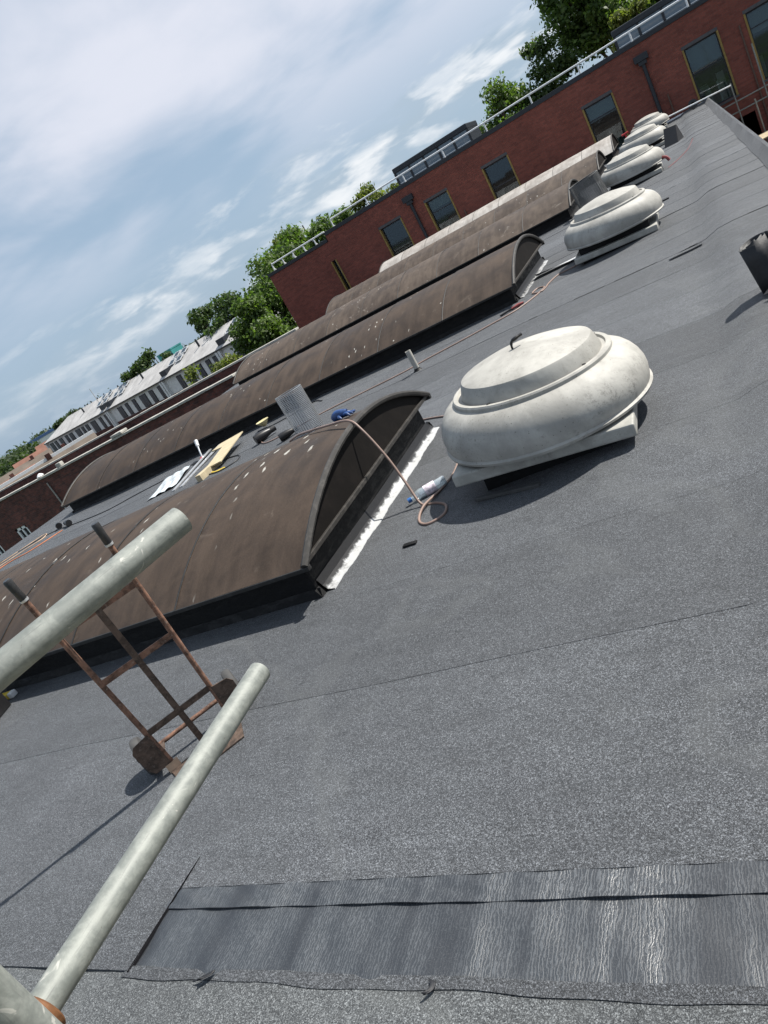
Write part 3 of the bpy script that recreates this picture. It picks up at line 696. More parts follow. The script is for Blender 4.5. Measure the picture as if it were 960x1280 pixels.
child(MB().box(-60, -14.65, 25.0, 25.2, -7.5, .08), 'back_parapet', BRICK_OLD, ob)
child(MB().box(-60, -14.65, 20.24, 24.98, -.9, -.55), 'roof', ASPHALT, ob)
child(MB().box(-60, -14.66, 20.02, 20.24, -.9, .055), 'parapet_back', BRICK_OLD, ob)
for a, c, d, e in lw:
    child(MB().box(a, c, 20.03, 20.09, e - .12, e).box(a, c, 20.03, 20.09, d, d + .1).box(a, a + .12, 20.03, 20.09, d, e).box(c - .12, c, 20.03, 20.09, d, e).box((a + c) / 2 - .04, (a + c) / 2 + .04, 20.03, 20.085, d, e), 'window_frame', WHITE, ob)
    child(MB().box(a, c, 20.10, 20.11, d, e), 'pane', PANE, ob)
child(MB().tube([(-25.35, 19.95, -.16), (-25.35, 19.95, -6.5)], .03, 8), 'conduit', GREYCONC, ob)
child(MB().box(-20.9, -20.3, 19.9, 20.3, .15, .26), 'loose_coping', GREYCONC, ob, bevel=.03); child(MB().box(-24.4, -24.1, 20.0, 20.2, .15, .32), 'loose_coping', GREYCONC, ob, bevel=.03)
tag(MB().lathe([(.0, 0), (.12, .0), (.15, .05), (.10, .11), (.04, .15), (0, .16)], 12, (-25.6, 20.1, .145)).build('white_sack', WHITE, None, smooth=60), 'small white sack lying on the old brick coping', 'sack')

# ------------------------------------------------------------------ pale terrace row
def terrace(ax, ay, bx, by, label, hip=False, seed=0):
    r = random.Random(seed); A = Vector((ax, ay, 0)); B = Vector((bx, by, 0)); L = (B - A).length; ang = math.atan2(by - ay, bx - ax)
    # local x runs A->B (to the left), local -y' is toward the viewer: use +y local = away from viewer side flipped
    t = thing('terrace_block', (ax, ay, -7.5), label, 'house', rz=ang, group='pale terraced houses with grey roofs')
    ez = 7.5 - .62; D = 9.0; H_ = 2.05; s = -1   # local +y points toward the viewer for a left-running axis, so depth goes to -y
    MB().box(0.15, L - .15, -D, 0, 0, ez - .02).build('wall', OFFWHITE, t)
    rb = MB(); hx = 5.5 if hip else 0
    e0, e1 = (-.1, .45, ez - .08), (L + .3, .45, ez - .08); r0, r1 = (-.1, -D / 2, ez + H_), (L + .3 - hx, -D / 2, ez + H_); k0, k1 = (-.1, -D - .4, ez - .08), (L + .3, -D - .4, ez - .08)
    rb.quad(e0, e1, r1, r0).quad(r0, r1, k1, k0); rb.v += [e1, k1, r1]; rb.f.append((8, 9, 10)); rb.v += [e0, r0, k0]; rb.f.append((11, 12, 13))
    rf = rb.build('roof', SLATE_PALE, t, solid=.12)
    MB().box(-.1, L + .3, .40, .52, ez - .22, ez - .08).build('gutter', BLACK, t)
    MB().box(.16, L - .16, .0, .06, ez - 4.2, ez - 2.55).build('brick_spandrel', BRICK_OLD, t)
    x = .9
    while x < L - 2.2:
        w = r.choice([1.1, 1.3, 1.7, 2.1]); 
        f = MB().box(x, x + w, .02, .10, ez - 2.5, ez - .55).build('window', CLADDARK, t)
        MB().box(x + .12, x + w / 2 - .05, .09, .115, ez - 2.35, ez - .7).box(x + w / 2 + .05, x + w - .12, .09, .115, ez - 2.35, ez - .7).build('pane', PANE_MATT, f)
        x += w + r.choice([.8, 1.2, 1.6])
    for x in (0.0, L - .45): MB().box(x, x + .45, .0, .45, 0, ez - .1).build('pier', OFFWHITE, t)
    def on_roof(x, f, dz): return (x, .45 - (D / 2 + .45) * f, ez - .08 + (H_ + .08) * f + dz)
    for x in ((2.0, 4.6) if hip else (L - 4.4, L - 2.2)):                             # tilted rooflight frames by the party wall
        for f in (.42, .70):
            p0, p1 = on_roof(x, f, .22), on_roof(x + 1.7, f, .22); q0, q1 = on_roof(x, f + .2, .30), on_roof(x + 1.7, f + .2, .30)
            g = MB().quad(p0, p1, q1, q0).build('skylight', LEAD, t, solid=.1)
            mid = [tuple(np.array(p0) * (1 - u) * (1 - v) + np.array(p1) * u * (1 - v) + np.array(q0) * (1 - u) * v + np.array(q1) * u * v + np.array((0, .02, .07))) for u, v in ((.15, .15), (.85, .15), (.85, .85), (.15, .85))]
            MB().quad(*mid).build('skylight_pane', PANE, g)
    p = on_roof(1.2 if hip else L - 1.0, .15, 0); MB().box(p[0] - .8, p[0] + .9, p[1] - 2.2, p[1] + .2, p[2] - .4, p[2] + .75).build('dormer_box', CLADDARK, t)
    p = on_roof(L * .45, .62, 0); MB().tube([p, (p[0], p[1], p[2] + .9)], .16, 8).build('flue', CLADDARK, t)
    for k in range(int((L - hx) / 3)):
        p = on_roof(1 + k * 3, 1.0, 0); MB().tube([(p[0], p[1], p[2]), (p[0], p[1], p[2] + .35)], .12, 6).build('ridge_vent', CLADDARK, t)
    return t
T0 = Vector((-44.0, 73.4)); TD = Vector((-120.0, 100.0)) - T0
def tp(f): p = T0 + TD * f; return p.x, p.y
for a, c, lab, hip, sd in ((0, .17, 'pale terrace block half hidden behind the big green tree', False, 1), (.173, .37, 'pale terrace block above the yellow green bush', False, 2), (.373, .62, 'pale terrace block with the bare flue near the teal box', False, 3), (.623, 1.0, 'long pale terrace block with hipped end and thin aerial', True, 4)):
    tt = terrace(*tp(a), *tp(c), lab, hip, sd)
aer = MB().tube([(-97.5, 95.5, 0.5), (-97.5, 95.5, 3.6)], .05, 6).build('mast', GREYCONC, None)
aer.name = 'aerial'; tag(aer, 'thin aerial mast on the long terrace roof', 'aerial')
tag(MB().box(-1.7, 1.7, -1.7, 1.7, 0, 9.9).box(-1.75, 1.75, -1.75, 1.75, 9.9, 10.15).box(-1.3, 1.3, -1.85, -1.7, 8, 9.7).build('site_tower', plain('teal_sheeting', (.03, .19, .19), .6, scale=.8), None, loc=(-88, 107.5, -7.5)), 'teal sheeted tower top showing over the terrace roof', 'tower')

# far houses
def far_house(x, y, w, d, zt, m, label, ang=0, ridge=None, wall=None):
    t = thing('far_house', (x, y, -7.5), label, 'house', rz=ang, group='tiled houses in the distance'); h = zt + 7.5; e = h - w * .0 - 2.4
    MB().box(-w / 2, w / 2, -d / 2, d / 2, 0, e).build('wall', wall or BRICK_OLD, t)
    b = MB(); a0, a1, b0, b1 = (-w / 2 - .3, -d / 2 - .4, e - .2), (w / 2 + .3, -d / 2 - .4, e - .2), (-w / 2 - .3, d / 2 + .4, e - .2), (w / 2 + .3, d / 2 + .4, e - .2); r0, r1 = (-w / 2 - .3, 0, h), (w / 2 + .3, 0, h)
    b.quad(a0, a1, r1, r0).quad(r0, r1, b1, b0); b.build('roof', m, t, solid=.15)
    b = MB(); b.quad((-w / 2, -d / 2, e), (-w / 2, d / 2, e), (-w / 2, 0, h - .1)).quad((w / 2, -d / 2, e), (w / 2, d / 2, e), (w / 2, 0, h - .1)); b.build('gable', wall or BRICK_OLD, t)
    if ridge: MB().obox((-w / 2 - .3, 0, h + .1), (w / 2 + .3, 0, h + .1), .5, .35).build('ridge_capping', ridge, t)
    MB().box(w * .2, w * .2 + .6, -.4, .4, h - .8, h + .6).build('chimney', BRICK_OLD, t)
    for k in range(3):
        x0 = -w / 2 + w * (k + .3) / 3; f = MB().box(x0, x0 + 1.2, -d / 2 - .06, -d / 2 + .02, e - 1.9, e - .5).build('window', WHITE, t); MB().box(x0 + .12, x0 + 1.08, -d / 2 - .08, -d / 2 - .05, e - 1.78, e - .62).build('pane', PANE, f)
def pol(az, r): return r * math.sin(math.radians(az)), r * math.cos(math.radians(az))
for i, (az_, r_, w, zt, m, lab, rg) in enumerate([
    (-53.2, 92, 19, -1.35, TILE_BROWN, 'wide brown tiled roof with a white ridge capping', WHITE), (-50.6, 118, 11, -2.0, TILE_RED, 'red tiled house just beyond the white ridged roof', None),
    (-49.6, 105, 8, -2.2, TILE_BROWN, 'brown roofed house butting against the terrace end', None), (-52.6, 150, 12, -1.7, TILE_BROWN, 'dull brown roofed house in front of the distant trees', None),
    (-50.8, 170, 12, -1.3, TILE_RED, 'small red roofed house below the blue shed', None), (-54.6, 140, 14, -2.4, TILE_RED, 'red roofed house behind the wide brown roof', None),
    (-49.2, 215, 13, -1.1, TILE_RED, 'far faded red roof next to the terrace hip', None), (-57, 130, 14, -2.2, TILE_BROWN, 'brown roofed house at the far end of the estate', None)]):
    x, y = pol(az_, r_); far_house(x, y, w, 8, zt, m, lab, ang=math.radians(-az_ - 4 + 6 * (i % 3)), ridge=rg)
x, y = pol(-50.1, 380); sh = thing('far_shed', (x, y, -7.5), 'blue and white industrial shed near the horizon', 'shed', rz=math.radians(50))
MB().box(-7, 7, -6, 6, 0, 6.6).build('wall', WHITE, sh); MB().box(-7.3, 7.3, -6.3, 6.3, 6.6, 7.8).build('roof', plain('blue_sheet_roof', (.05, .10, .22), .6), sh)

# ------------------------------------------------------------------ trees
def leaf_cloud(lumps, n, size, seed, flat=.75):
    g = np.random.default_rng(seed); c = np.array([l[:3] for l in lumps]); R_ = np.array([l[3] for l in lumps]); pr = R_ ** 2; pr /= pr.sum()
    k = g.choice(len(lumps), n, p=pr); d = g.normal(size=(n, 3)); d /= np.linalg.norm(d, axis=1)[:, None]
    rad = R_[k] * (g.random(n) ** .35) * (1 + .18 * g.normal(size=n)); P = c[k] + d * rad[:, None] * np.array([1, 1, flat])
    nr = d * .6 + g.normal(size=(n, 3)) * .7 + np.array([0, 0, .35]); nr /= np.linalg.norm(nr, axis=1)[:, None]
    a = np.cross(nr, g.normal(size=(n, 3))); a /= np.linalg.norm(a, axis=1)[:, None]; b = np.cross(nr, a)
    s = size * g.uniform(.55, 1.35, n)[:, None]
    V = np.stack([P - a * s, P + b * s * .55 + nr * s * .12, P + a * s, P - b * s * .55 + nr * s * .12], 1).reshape(-1, 3)
    me = bpy.data.meshes.new('crown'); me.vertices.add(4 * n); me.vertices.foreach_set('co', V.ravel().astype(np.float32))
    me.loops.add(4 * n); me.loops.foreach_set('vertex_index', np.arange(4 * n, dtype=np.int32)); me.polygons.add(n)
    me.polygons.foreach_set('loop_start', np.arange(0, 4 * n, 4, dtype=np.int32)); me.polygons.foreach_set('loop_total', np.full(n, 4, dtype=np.int32)); me.update(); return me
def tree(az_, r_, ztop, width, m, label, n=9000, leaf=.16, zbot=None, seed=0, name='tree', group=None, lumps_n=26, tall=1.0, cat='tree'):
    g = random.Random(seed); x, y = pol(az_, r_); h = ztop + 7.5; zb = (zbot + 7.5) if zbot is not None else h * .3
    t = thing(name, (x, y, -7.5), label, cat, group=group)
    lumps = []; cz = (h + zb) / 2; hz = (h - zb) / 2; w = width / 2
    for k in range(lumps_n):
        u, v, q = g.gauss(0, 1), g.gauss(0, 1), g.gauss(0, 1); l_ = math.sqrt(u * u + v * v + q * q); f = g.uniform(.62, .86) if k % 4 else g.uniform(.1, .5)
        u, v, q = u / l_ * f, v / l_ * f, q / l_ * f
        lr = g.uniform(.26, .42) * min(w, hz * 1.2) * (1 - .2 * max(0, q)); taper = (1 - .18 * max(0, q)) * tall
        lumps.append((u * w * taper, v * w * taper, cz + q * hz, lr))
    trunk = MB(); tr = max(.12, h * .018)
    trunk.tube(catmull([(0, 0, -.1), (.1, .05, zb * .5), (-.05, .1, zb), (.1, 0, cz), (0, .05, h * .9)], 4), [tr * (1 - .8 * i / 16) for i in range(17)], 8)
    for l in lumps[::2]:
        z0 = min(l[2] * .8, cz); trunk.tube([(0, .05, max(zb * .7, z0 - w * .4)), (l[0] * .55, l[1] * .55, (z0 + l[2]) / 2), (l[0], l[1], l[2])], [tr * .38, tr * .22, tr * .08], 5)
    trunk.build('trunk', BARK, t, smooth=50)
    me = leaf_cloud(lumps, n, leaf, seed); me.materials.append(m); link('crown', me, t)
    return t
BACK = 'trees behind the brick building'
tree(-32.7, 46, 2.5, 5.0, LEAF_MID, 'rounded mid green tree between the brick building and pale terrace', 22000, .125, -5.0, 1, lumps_n=38)
tree(-35.9, 112, 6.0, 8.6, LEAF_DARK, 'tall dark tree rising behind the pale terrace roof', 11000, .28, -5, 2, group='trees behind the terrace')
tree(-33.4, 104, 5.4, 10, LEAF_DARK, 'dark tree behind the terrace next to the brick building', 12000, .28, -5, 21, group='trees behind the terrace')
tree(-40.5, 125, 5.0, 7.0, LEAF_DARK, 'small dark tree beside the teal box over the terrace', 7000, .28, -5, 3, group='trees behind the terrace')
tree(-42.3, 128, 4.0, 6.0, LEAF_DARK, 'lowest dark tree poking over the terrace ridge', 6000, .27, -5, 31, group='trees behind the terrace')
tree(-38.6, 52, .75, 5.0, LEAF_YELLOW, 'yellow green bush in front of the pale terrace', 12000, .12, -5.5, 4, name='bush', lumps_n=26, cat='bush')
tree(-36.2, 50, .9, 3.6, LEAF_YELLOW, 'smaller yellow green bush beside the rounded tree', 8000, .12, -5.5, 41, name='bush', cat='bush')
tree(-30.4, 52, 5.2, 7.4, LEAF_MID, 'broad green tree behind the low end of the brick building', 17000, .14, -3, 5, group=BACK)
tree(-26.2, 56, 6.0, 6.8, LEAF_MID, 'green tree behind the short white guard rail', 16000, .14, -3, 6, group=BACK)
tree(-20.4, 56, 5.9, 4.8, LEAF_YELLOW, 'yellowish tree left of the five pane roof lantern', 11000, .14, -2, 7, group=BACK)
tree(-23.2, 58, 5.4, 4.6, LEAF_MID, 'low green tree between the guard rail and lantern tree', 9000, .14, -2, 71, group=BACK)
tree(-10.4, 54, 6.0, 6.4, LEAF_MID, 'bushy tree behind the long guard rail beside the tall tree', 17000, .14, -2, 8, group=BACK, lumps_n=34)
tree(-7.2, 55, 7.2, 5.2, LEAF_DARK, 'darker bushy tree at the foot of the tall tree', 13000, .14, -2, 81, group=BACK)
tree(-2.3, 57, 12.4, 6.8, LEAF_MID, 'tall broad leafy tree above the brick building', 26000, .15, 3.0, 9, group=BACK, lumps_n=40)
tree(-13.4, 56, 4.7, 4.2, LEAF_MID, 'lowest bush like tree behind the long guard rail', 9000, .14, -2, 82, group=BACK)
tree(-28.2, 60, 5.6, 5.0, LEAF_YELLOW, 'yellowish tree among the greens by the short guard rail', 9000, .15, -2, 83, group=BACK)
tree(1.0, 60, 9.0, 7.0, LEAF_DARK, 'dark leafy tree behind the larger roof lantern', 14000, .15, 0, 10, group=BACK)
tree(-1.2, 50, 5.8, 3.2, LEAF_YELLOW, 'pale green shrub tree touching the larger roof lantern', 9000, .12, 0, 11, group=BACK)
tree(5.0, 56, 7.0, 7.0, LEAF_MID, 'green tree past the larger roof lantern', 9000, .16, -2, 12, group=BACK)
tree(-47.4, 190, 3.0, 8, LEAF_FAR, 'grey green tree just beyond the terrace hip', 6000, .36, -6, 13, group='trees by the terrace end')
tree(-48.5, 200, 2.4, 7, LEAF_FAR, 'rounded grey green tree next to the terrace hip', 6000, .36, -6, 14, group='trees by the terrace end')
# far wooded skyline, one mass
lumps = []
g = random.Random(5)
for k in range(420):
    a = g.uniform(-75, -36); r = g.uniform(300, 620); x, y = pol(a, r); h = g.uniform(4.0, 8.6) * (.8 + r / 1600); lumps.append((x, y, -7.5 + h * .5, h * .62))
for k in range(160):
    a = g.uniform(-36, 60); r = g.uniform(140, 400); x, y = pol(a, r); h = g.uniform(5, 9); lumps.append((x, y, -7.5 + h * .5, h * .6))
me = leaf_cloud(lumps, 60000, .95, 77, .9); me.materials.append(LEAF_FAR); tag(link('distant_woodland', me), 'wooded skyline along the horizon', 'woodland', kind='stuff')
def hillf(u, v):
    a = -80 + 60 * u; r = 700 + 900 * v; x, y = pol(a, r); return (x, y, -8 + 14 * math.sin(v * PI * .5) * (.6 + .4 * math.sin(u * 9)))
tag(MB().grid(hillf, 60, 6).build('hill', plain('far_hill', (.06, .08, .06), .9, var=.3, scale=.01), None, smooth=60), None, None, kind='structure')

# ------------------------------------------------------------------ scaffold by the camera
def tube_obj(name, a, b, r=.02415, wall=.004, parent=None, m=GALV, n=28):
    """open-ended scaffold tube with a real wall; object z axis lies along the tube"""
    A = Vector(a); B = Vector(b); L = (B - A).length
    o = MB().lathe([(r - wall, 0), (r, 0), (r, L * .33), (r, L * .66), (r, L), (r - wall, L), (r - wall, L * .5), (r - wall, 0)], n).build(name, m, None, smooth=50)
    if o.data.polygons[-1].vertices.__len__() > 4: pass
    o.rotation_euler = (B - A).to_track_quat('Z', 'Y').to_euler(); o.location = A
    if parent: o.parent = parent
    return o
class TB(MB): pass
def scaffold_tube(name, a, b, label, group='galvanised scaffold tubes of the working platform'):
    A = Vector(a); B = Vector(b); L = (B - A).length; mb = MB(); r, w, n = .02415, .004, 28
    prof = [(r - w, 0), (r, 0), (r, L), (r - w, L), (r - w, 0)]; i0 = 0
    for q, z in prof:
        for j in range(n): t = 2 * PI * j / n; mb.v.append((q * math.cos(t), q * math.sin(t), z))
    for k in range(4):
        for j in range(n): c = k * n + j; d = k * n + (j + 1) % n; mb.f.append((c, d, d + n, c + n))
    o = mb.build(name, GALV, None, smooth=50); o.rotation_euler = (B - A).to_track_quat('Z', 'Y').to_euler(); o.location = A
    return tag(o, label, 'scaffold tube', group)
scaffold_tube('scaffold_tube', (-1.195, .163, 1.382), (-.896, .879, 1.414), 'thick upper scaffold tube crossing in front of the sack truck handles')
scaffold_tube('scaffold_tube', (-1.053, -.35, 1.01), (-1.10, 1.01, 1.0), 'lower scaffold tube pointing over the sack truck toe plate')
scaffold_tube('scaffold_standard', (-.985, .268, -2.6), (-.985, .268, 1.40), 'upright scaffold tube with the rusty clamp')
cl = thing('scaffold_clamp', (-1.0700, .275, 1.0030), 'rusty orange scaffold clamp joining the two lower tubes', 'clamp')
def ring(name, loc, rot, wd=.016):
    prof = [(.0245, -wd), (.0325, -wd), (.0350, -wd * .6), (.0350, wd * .6), (.0325, wd), (.0245, wd)]; mb = MB(); n_ = 24
    for q, z in prof + prof[:1]:
        for j in range(n_): t_ = 2 * PI * j / n_; mb.v.append((q * math.cos(t_), q * math.sin(t_), z))
    for k_ in range(len(prof)):
        for j in range(n_): c = k_ * n_ + j; d = k_ * n_ + (j + 1) % n_; mb.f.append((c, d, d + n_, c + n_))
    o = mb.build(name, RUST_ORANGE, cl, smooth=40, loc=loc); o.rotation_euler = rot
ring('collar', (0, 0, 0), (PI / 2, 0, math.radians(2))); ring('collar', (0, .034, 0), (PI / 2, 0, math.radians(2)), .007)
ring('collar', (.0892, -.007, -.03), (0, 0, 0), .016)
MB().tube([(.040, .004, -.03), (.040, .004, .035)], .006, 8).build('bolt', RUST_ORANGE, cl, smooth=40); MB().tube([(.040, .004, .018), (.040, .004, .030)], .011, 6).build('nut', RUST_ORANGE, cl); MB().box(.022, .078, -.03, -.012, -.012, .012).build('lug', RUST_ORANGE, cl, bevel=.003)
for i in range(5):
    tag(MB().box(-6, 3, -1.0 + i * .232, -1.0 + i * .232 + .225, -.10, -.062).build('scaffold_board', BOARD, None, bevel=.003), 'weathered scaffold board of the platform below the roof edge', 'board', 'boards of the scaffold platform')
for x in (-4.0, 2.4): scaffold_tube('scaffold_standard', (x, .20, -7.5), (x, .20, 1.3), 'upright scaffold tube outside the flat roof edge', 'outer scaffold uprights')
for y in (-.95, .10): scaffold_tube('scaffold_ledger', (-6, y, -.126), (3, y, -.126), 'horizontal ledger tube carrying the platform boards', 'scaffold ledgers under the boards')

# ------------------------------------------------------------------ sack truck
ANG = .853
truck = thing('sack_truck', (-2.857, 2.063, rz(-2.857, 2.063) + .002), 'rusty sack truck with black grips standing upright on the roof', 'sack truck', rz=ANG)
# local x along the rungs, local -y toward the viewer, lean toward the viewer
LN = .114; W0, W1 = .172, .207
def tk(side, s, off=0): w = W0 + (W1 - W0) * s / 1.2; return Vector((side * w, -math.sin(LN) * s - off, math.cos(LN) * s))
for sd in (-1, 1):
    MB().tube([tk(sd, .02), tk(sd, .3), tk(sd, .7), tk(sd, 1.08), tk(sd, 1.16)], .0135, 12).build('side_rail', RUST, truck, smooth=50)
    MB().tube([tk(sd, 1.125), tk(sd, 1.132), tk(sd, 1.17), tk(sd, 1.228), tk(sd, 1.236)], [.016, .0185, .0175, .019, .015], 12).build('grip', GRIP, truck, smooth=50)
    MB().tube([tk(sd, 1.118), tk(sd, 1.128)], .0195, 12).build('grip_collar', ALU, truck, smooth=50)
    # wheel guard plate, outside the rail and in front of the wheel
    p = [tk(sd, .245), tk(sd, .03), tk(sd, .02), tk(sd, .235)]; ox = Vector((sd * .105, 0, 0))
    a, c = tk(sd, .25, .012), tk(sd, .045, .012)
    MB().quad(a, a + ox * .8 + Vector((0, 0, -.012)), a + ox + Vector((0, 0, -.04)), c + ox + Vector((0, 0, .035)), c + ox * .8 + Vector((0, 0, .004)), c).build('wheel_guard', RUST_DARK, truck, solid=.005)
    # wheel
    wx = sd * (W0 + .098); wy, wz, wr = .115, .104, .104
    w = MB().lathe([(.05, -.026), (.078, -.026), (.098, -.022), (wr, -.010), (wr, .010), (.098, .022), (.078, .026), (.05, .026)], 36).build('wheel', RUBBER_GREY, truck, smooth=40, loc=(wx, wy, wz)); w.rotation_euler = (0, PI / 2, 0)
    MB().lathe([(.0, -.022), (.05, -.022), (.054, 0), (.05, .022), (0, .022)], 24).build('rim', RUST_DARK, w, smooth=40); MB().lathe([(.014, -.04), (.014, .04), (0, .04)], 10).build('hub', RUBBER, w, smooth=40)
    MB().obox(tk(sd, .12), (sd * (W0 + .0), wy, wz), .03, .006).build('axle_bracket', RUST_DARK, truck)
for s_ in (.249, .597, .906): MB().obox(tk(-1, s_, .006), tk(1, s_, .006), .006, .032, up=(0, -math.sin(LN), math.cos(LN))).build('rung', RUST_DARK if s_ < .3 else RUST, truck)
a, c = tk(-1, .02), tk(-1, .93); MB().obox((0, a.y - .012, a.z), (0, c.y - .012, c.z), .030, .006, up=(0, 1, 0)).build('centre_bar', RUST_DARK, truck)
MB().tube([(-W0 - .13, .115, .104), (W0 + .13, .115, .104)], .012, 10).build('axle', RUST, truck, smooth=40)
MB().quad((-W0 - .03, -.008, .006), (W0 + .03, -.008, .006), (W0 + .0, -.20, .006), (-W0 + .0, -.20, .006)).build('toe_plate', RUST_DARK, truck, solid=.007)
MB().box(-W0 - .035, -W0 + .03, -.022, -.004, .0, .05).build('toe_lug', plain('bare_worn_steel', (.42, .30, .21), .5, .2), truck)

# ------------------------------------------------------------------ hoses, cables and loose things on the roof
def R(x, y, z=0.0): return (x, y, rz(x, y) + .008 + z)
def hose(name, pts, r, m, label, cat='hose', group=None, n=8): return tag(MB().tube(catmull(pts, 8), r, n).build(name, m, None, smooth=60), label, cat, group)
def on_v1(x, y, up=.03): dy = y - 4.55; Rr = (1.375 ** 2 + .36 ** 2) / .72; return (x, y, -FALL * 4.55 + .27 + .36 - Rr + math.sqrt(Rr * Rr - dy * dy) + up)
hose('rubber_hose', [on_v1(-3.85, 5.45), on_v1(-3.55, 5.18), on_v1(-3.25, 4.92), on_v1(-2.95, 4.72, .035), on_v1(-2.66, 4.52, .045), (-2.55, 4.44, .55), (-2.44, 4.36, .32), (-2.36, 4.27, .12), R(-2.28, 4.17, .01), R(-2.16, 4.13), R(-2.05, 4.03), R(-2.02, 3.89), R(-2.12, 3.82), R(-2.22, 3.92), R(-2.23, 4.10, .02), R(-2.17, 4.36), R(-2.14, 4.62), R(-2.22, 5.05), R(-2.42, 5.6), R(-2.46, 5.9), R(-2.75, 6.15), R(-3.2, 6.4)], .0095, HOSE, 'pinkish hose draped over the nearest vault gable and looping on the felt')
hose('gas_hose', [R(-6.7, 8.8), R(-6.25, 8.45), R(-5.4, 8.75), R(-4.85, 8.9), R(-4.2, 9.05), R(-3.86, 9.2), R(-3.25, 9.35), R(-2.95, 9.45), R(-2.62, 9.6), R(-2.40, 9.95), R(-2.30, 10.35), R(-2.42, 10.5), R(-2.47, 10.3), R(-2.30, 10.15), R(-2.25, 10.55), R(-2.15, 10.85), R(-1.95, 10.9), R(-1.80, 10.95)], .0115, HOSE, 'pink hose running along the second vault to the vent behind')
hose('power_cable', [R(-8.6, 9.35), R(-8.3, 9.6), R(-8.75, 9.45), R(-9.2, 9.25), R(-9.9, 9.15), R(-10.6, 9.0), R(-11.6, 9.1), R(-12.6, 9.2), R(-13.6, 8.7), R(-14.4, 8.2)], .010, CABLE_BLACK, 'black cable lying along the felt between the vaults', 'cable')
hose('power_cable', [R(-7.6, 8.75), R(-7.0, 8.55), R(-6.8, 8.25), R(-7.0, 8.05), R(-7.35, 8.15)], .010, CABLE_BLACK, 'short black cable curled by the timber offcut', 'cable')
hose('extension_lead', [R(-14.4, 7.3), R(-13.6, 7.9), R(-12.9, 8.7), R(-12.6, 9.05), R(-12.9, 9.35), R(-13.3, 8.85), R(-13.9, 8.1), R(-14.5, 7.6)], .011, CABLE_BROWN, 'tan extension lead looped near the roof corner', 'cable')
hose('extension_lead', [R(-14.5, 7.0), R(-13.7, 7.75), R(-13.2, 7.7), R(-12.8, 8.3), R(-12.3, 8.45), R(-11.9, 9.0)], .010, CABLE_ORANGE, 'orange extension lead ending in black plugs', 'cable')
def plug(x, y, a, label, s=1.0):
    t = thing('cable_plug', R(x, y, -.006), label, 'plug', rz=a, group='black plugs and connectors on the felt')
    MB().lathe([(0, -.11), (.022, -.11), (.03, -.09), (.045, -.02), (.05, .05), (.045, .09), (0, .09)], 12).build('body', BLACK, t, smooth=40, loc=(0, 0, .05)).rotation_euler = (PI / 2, 0, 0)
    MB().lathe([(.03, .09), (.03, .15), (0, .15)], 10).build('socket', RUBBER, t, smooth=40, loc=(0, 0, .05)).rotation_euler = (-PI / 2, 0, 0); t.scale = (s, s, s)
plug(-12.3, 9.3, .9, 'black plug on the orange lead near the roof corner', 1.3); plug(-11.85, 9.15, 1.1, 'second black plug lying beside the tan lead', 1.3)
plug(-6.55, 8.75, -.7, 'black connector lying beside the timber offcut', 1.5); plug(-6.25, 9.75, .4, 'black connector close to the second vault kerb', 1.3); plug(-5.75, 8.15, -.9, 'black connector under the wire mesh roll', 1.2)
hose('short_lead', [R(-7.3, 9.7), R(-6.9, 9.6), R(-6.5, 9.7), R(-6.2, 9.9), R(-5.9, 9.65)], .010, CABLE_BLACK, 'short dark lead near the second vault kerb', 'cable')
hose('yellow_lead', [R(-7.25, 8.15), R(-7.1, 8.08), R(-6.95, 8.1)], .018, YELLOW, 'yellow lead end beside the timber offcut', 'cable')
# gas torch standing by the second vault
gt = thing('gas_torch', R(-8.55, 9.62, -.008), 'small grey gas torch stood near the second vault', 'torch')
MB().tube([(0, 0, .02), (-.02, .05, .12), (-.05, .12, .22)], .014, 8).build('lance', ALU, gt, smooth=40); MB().tube([(-.05, .12, .21), (-.09, .2, .30)], [.03, .036], 12).build('burner', LEAD, gt, smooth=40); MB().lathe([(.05, 0), (.05, .025), (.02, .04), (0, .04)], 12).build('foot', RED, gt, smooth=40)
tag(MB().lathe([(0, 0), (.03, 0), (.11, .09), (.115, .1), (.1, .1), (.02, .02)], 20).build('plastic_bowl', plain('straw_plastic', (.52, .46, .26), .5), None, smooth=50, loc=R(-7.15, 9.75, .02)), 'shallow straw coloured bowl by the second vault', 'bowl')
# timber offcut
tb = MB(); pr = [(0, 0), (.34, 0), (.34, 1.05), (.62, 1.15), (.50, 1.42), (0, 1.48)]; k = len(pr)
tb.v += [(x, y, 0) for x, y in pr] + [(x, y, .022) for x, y in pr]; tb.f += [tuple(reversed(range(k))), tuple(range(k, 2 * k))] + [(i, (i + 1) % k, k + (i + 1) % k, k + i) for i in range(k)]
o = tb.build('timber_offcut', TIMBER, None, bevel=.003, loc=R(-7.12, 8.3, .06)); o.rotation_euler = (math.radians(2.5), 0, math.radians(14)); o.scale = (-.85, .85, .85)
tag(o, 'pale notched timber offcut lying between the two nearest vaults', 'board')
tag(MB().box(-.05, .05, -.3, .3, 0, .10).build('timber_block', TIMBER, None, bevel=.004, loc=R(-7.35, 8.25, -.01)), 'small timber block under the notched offcut', 'block')
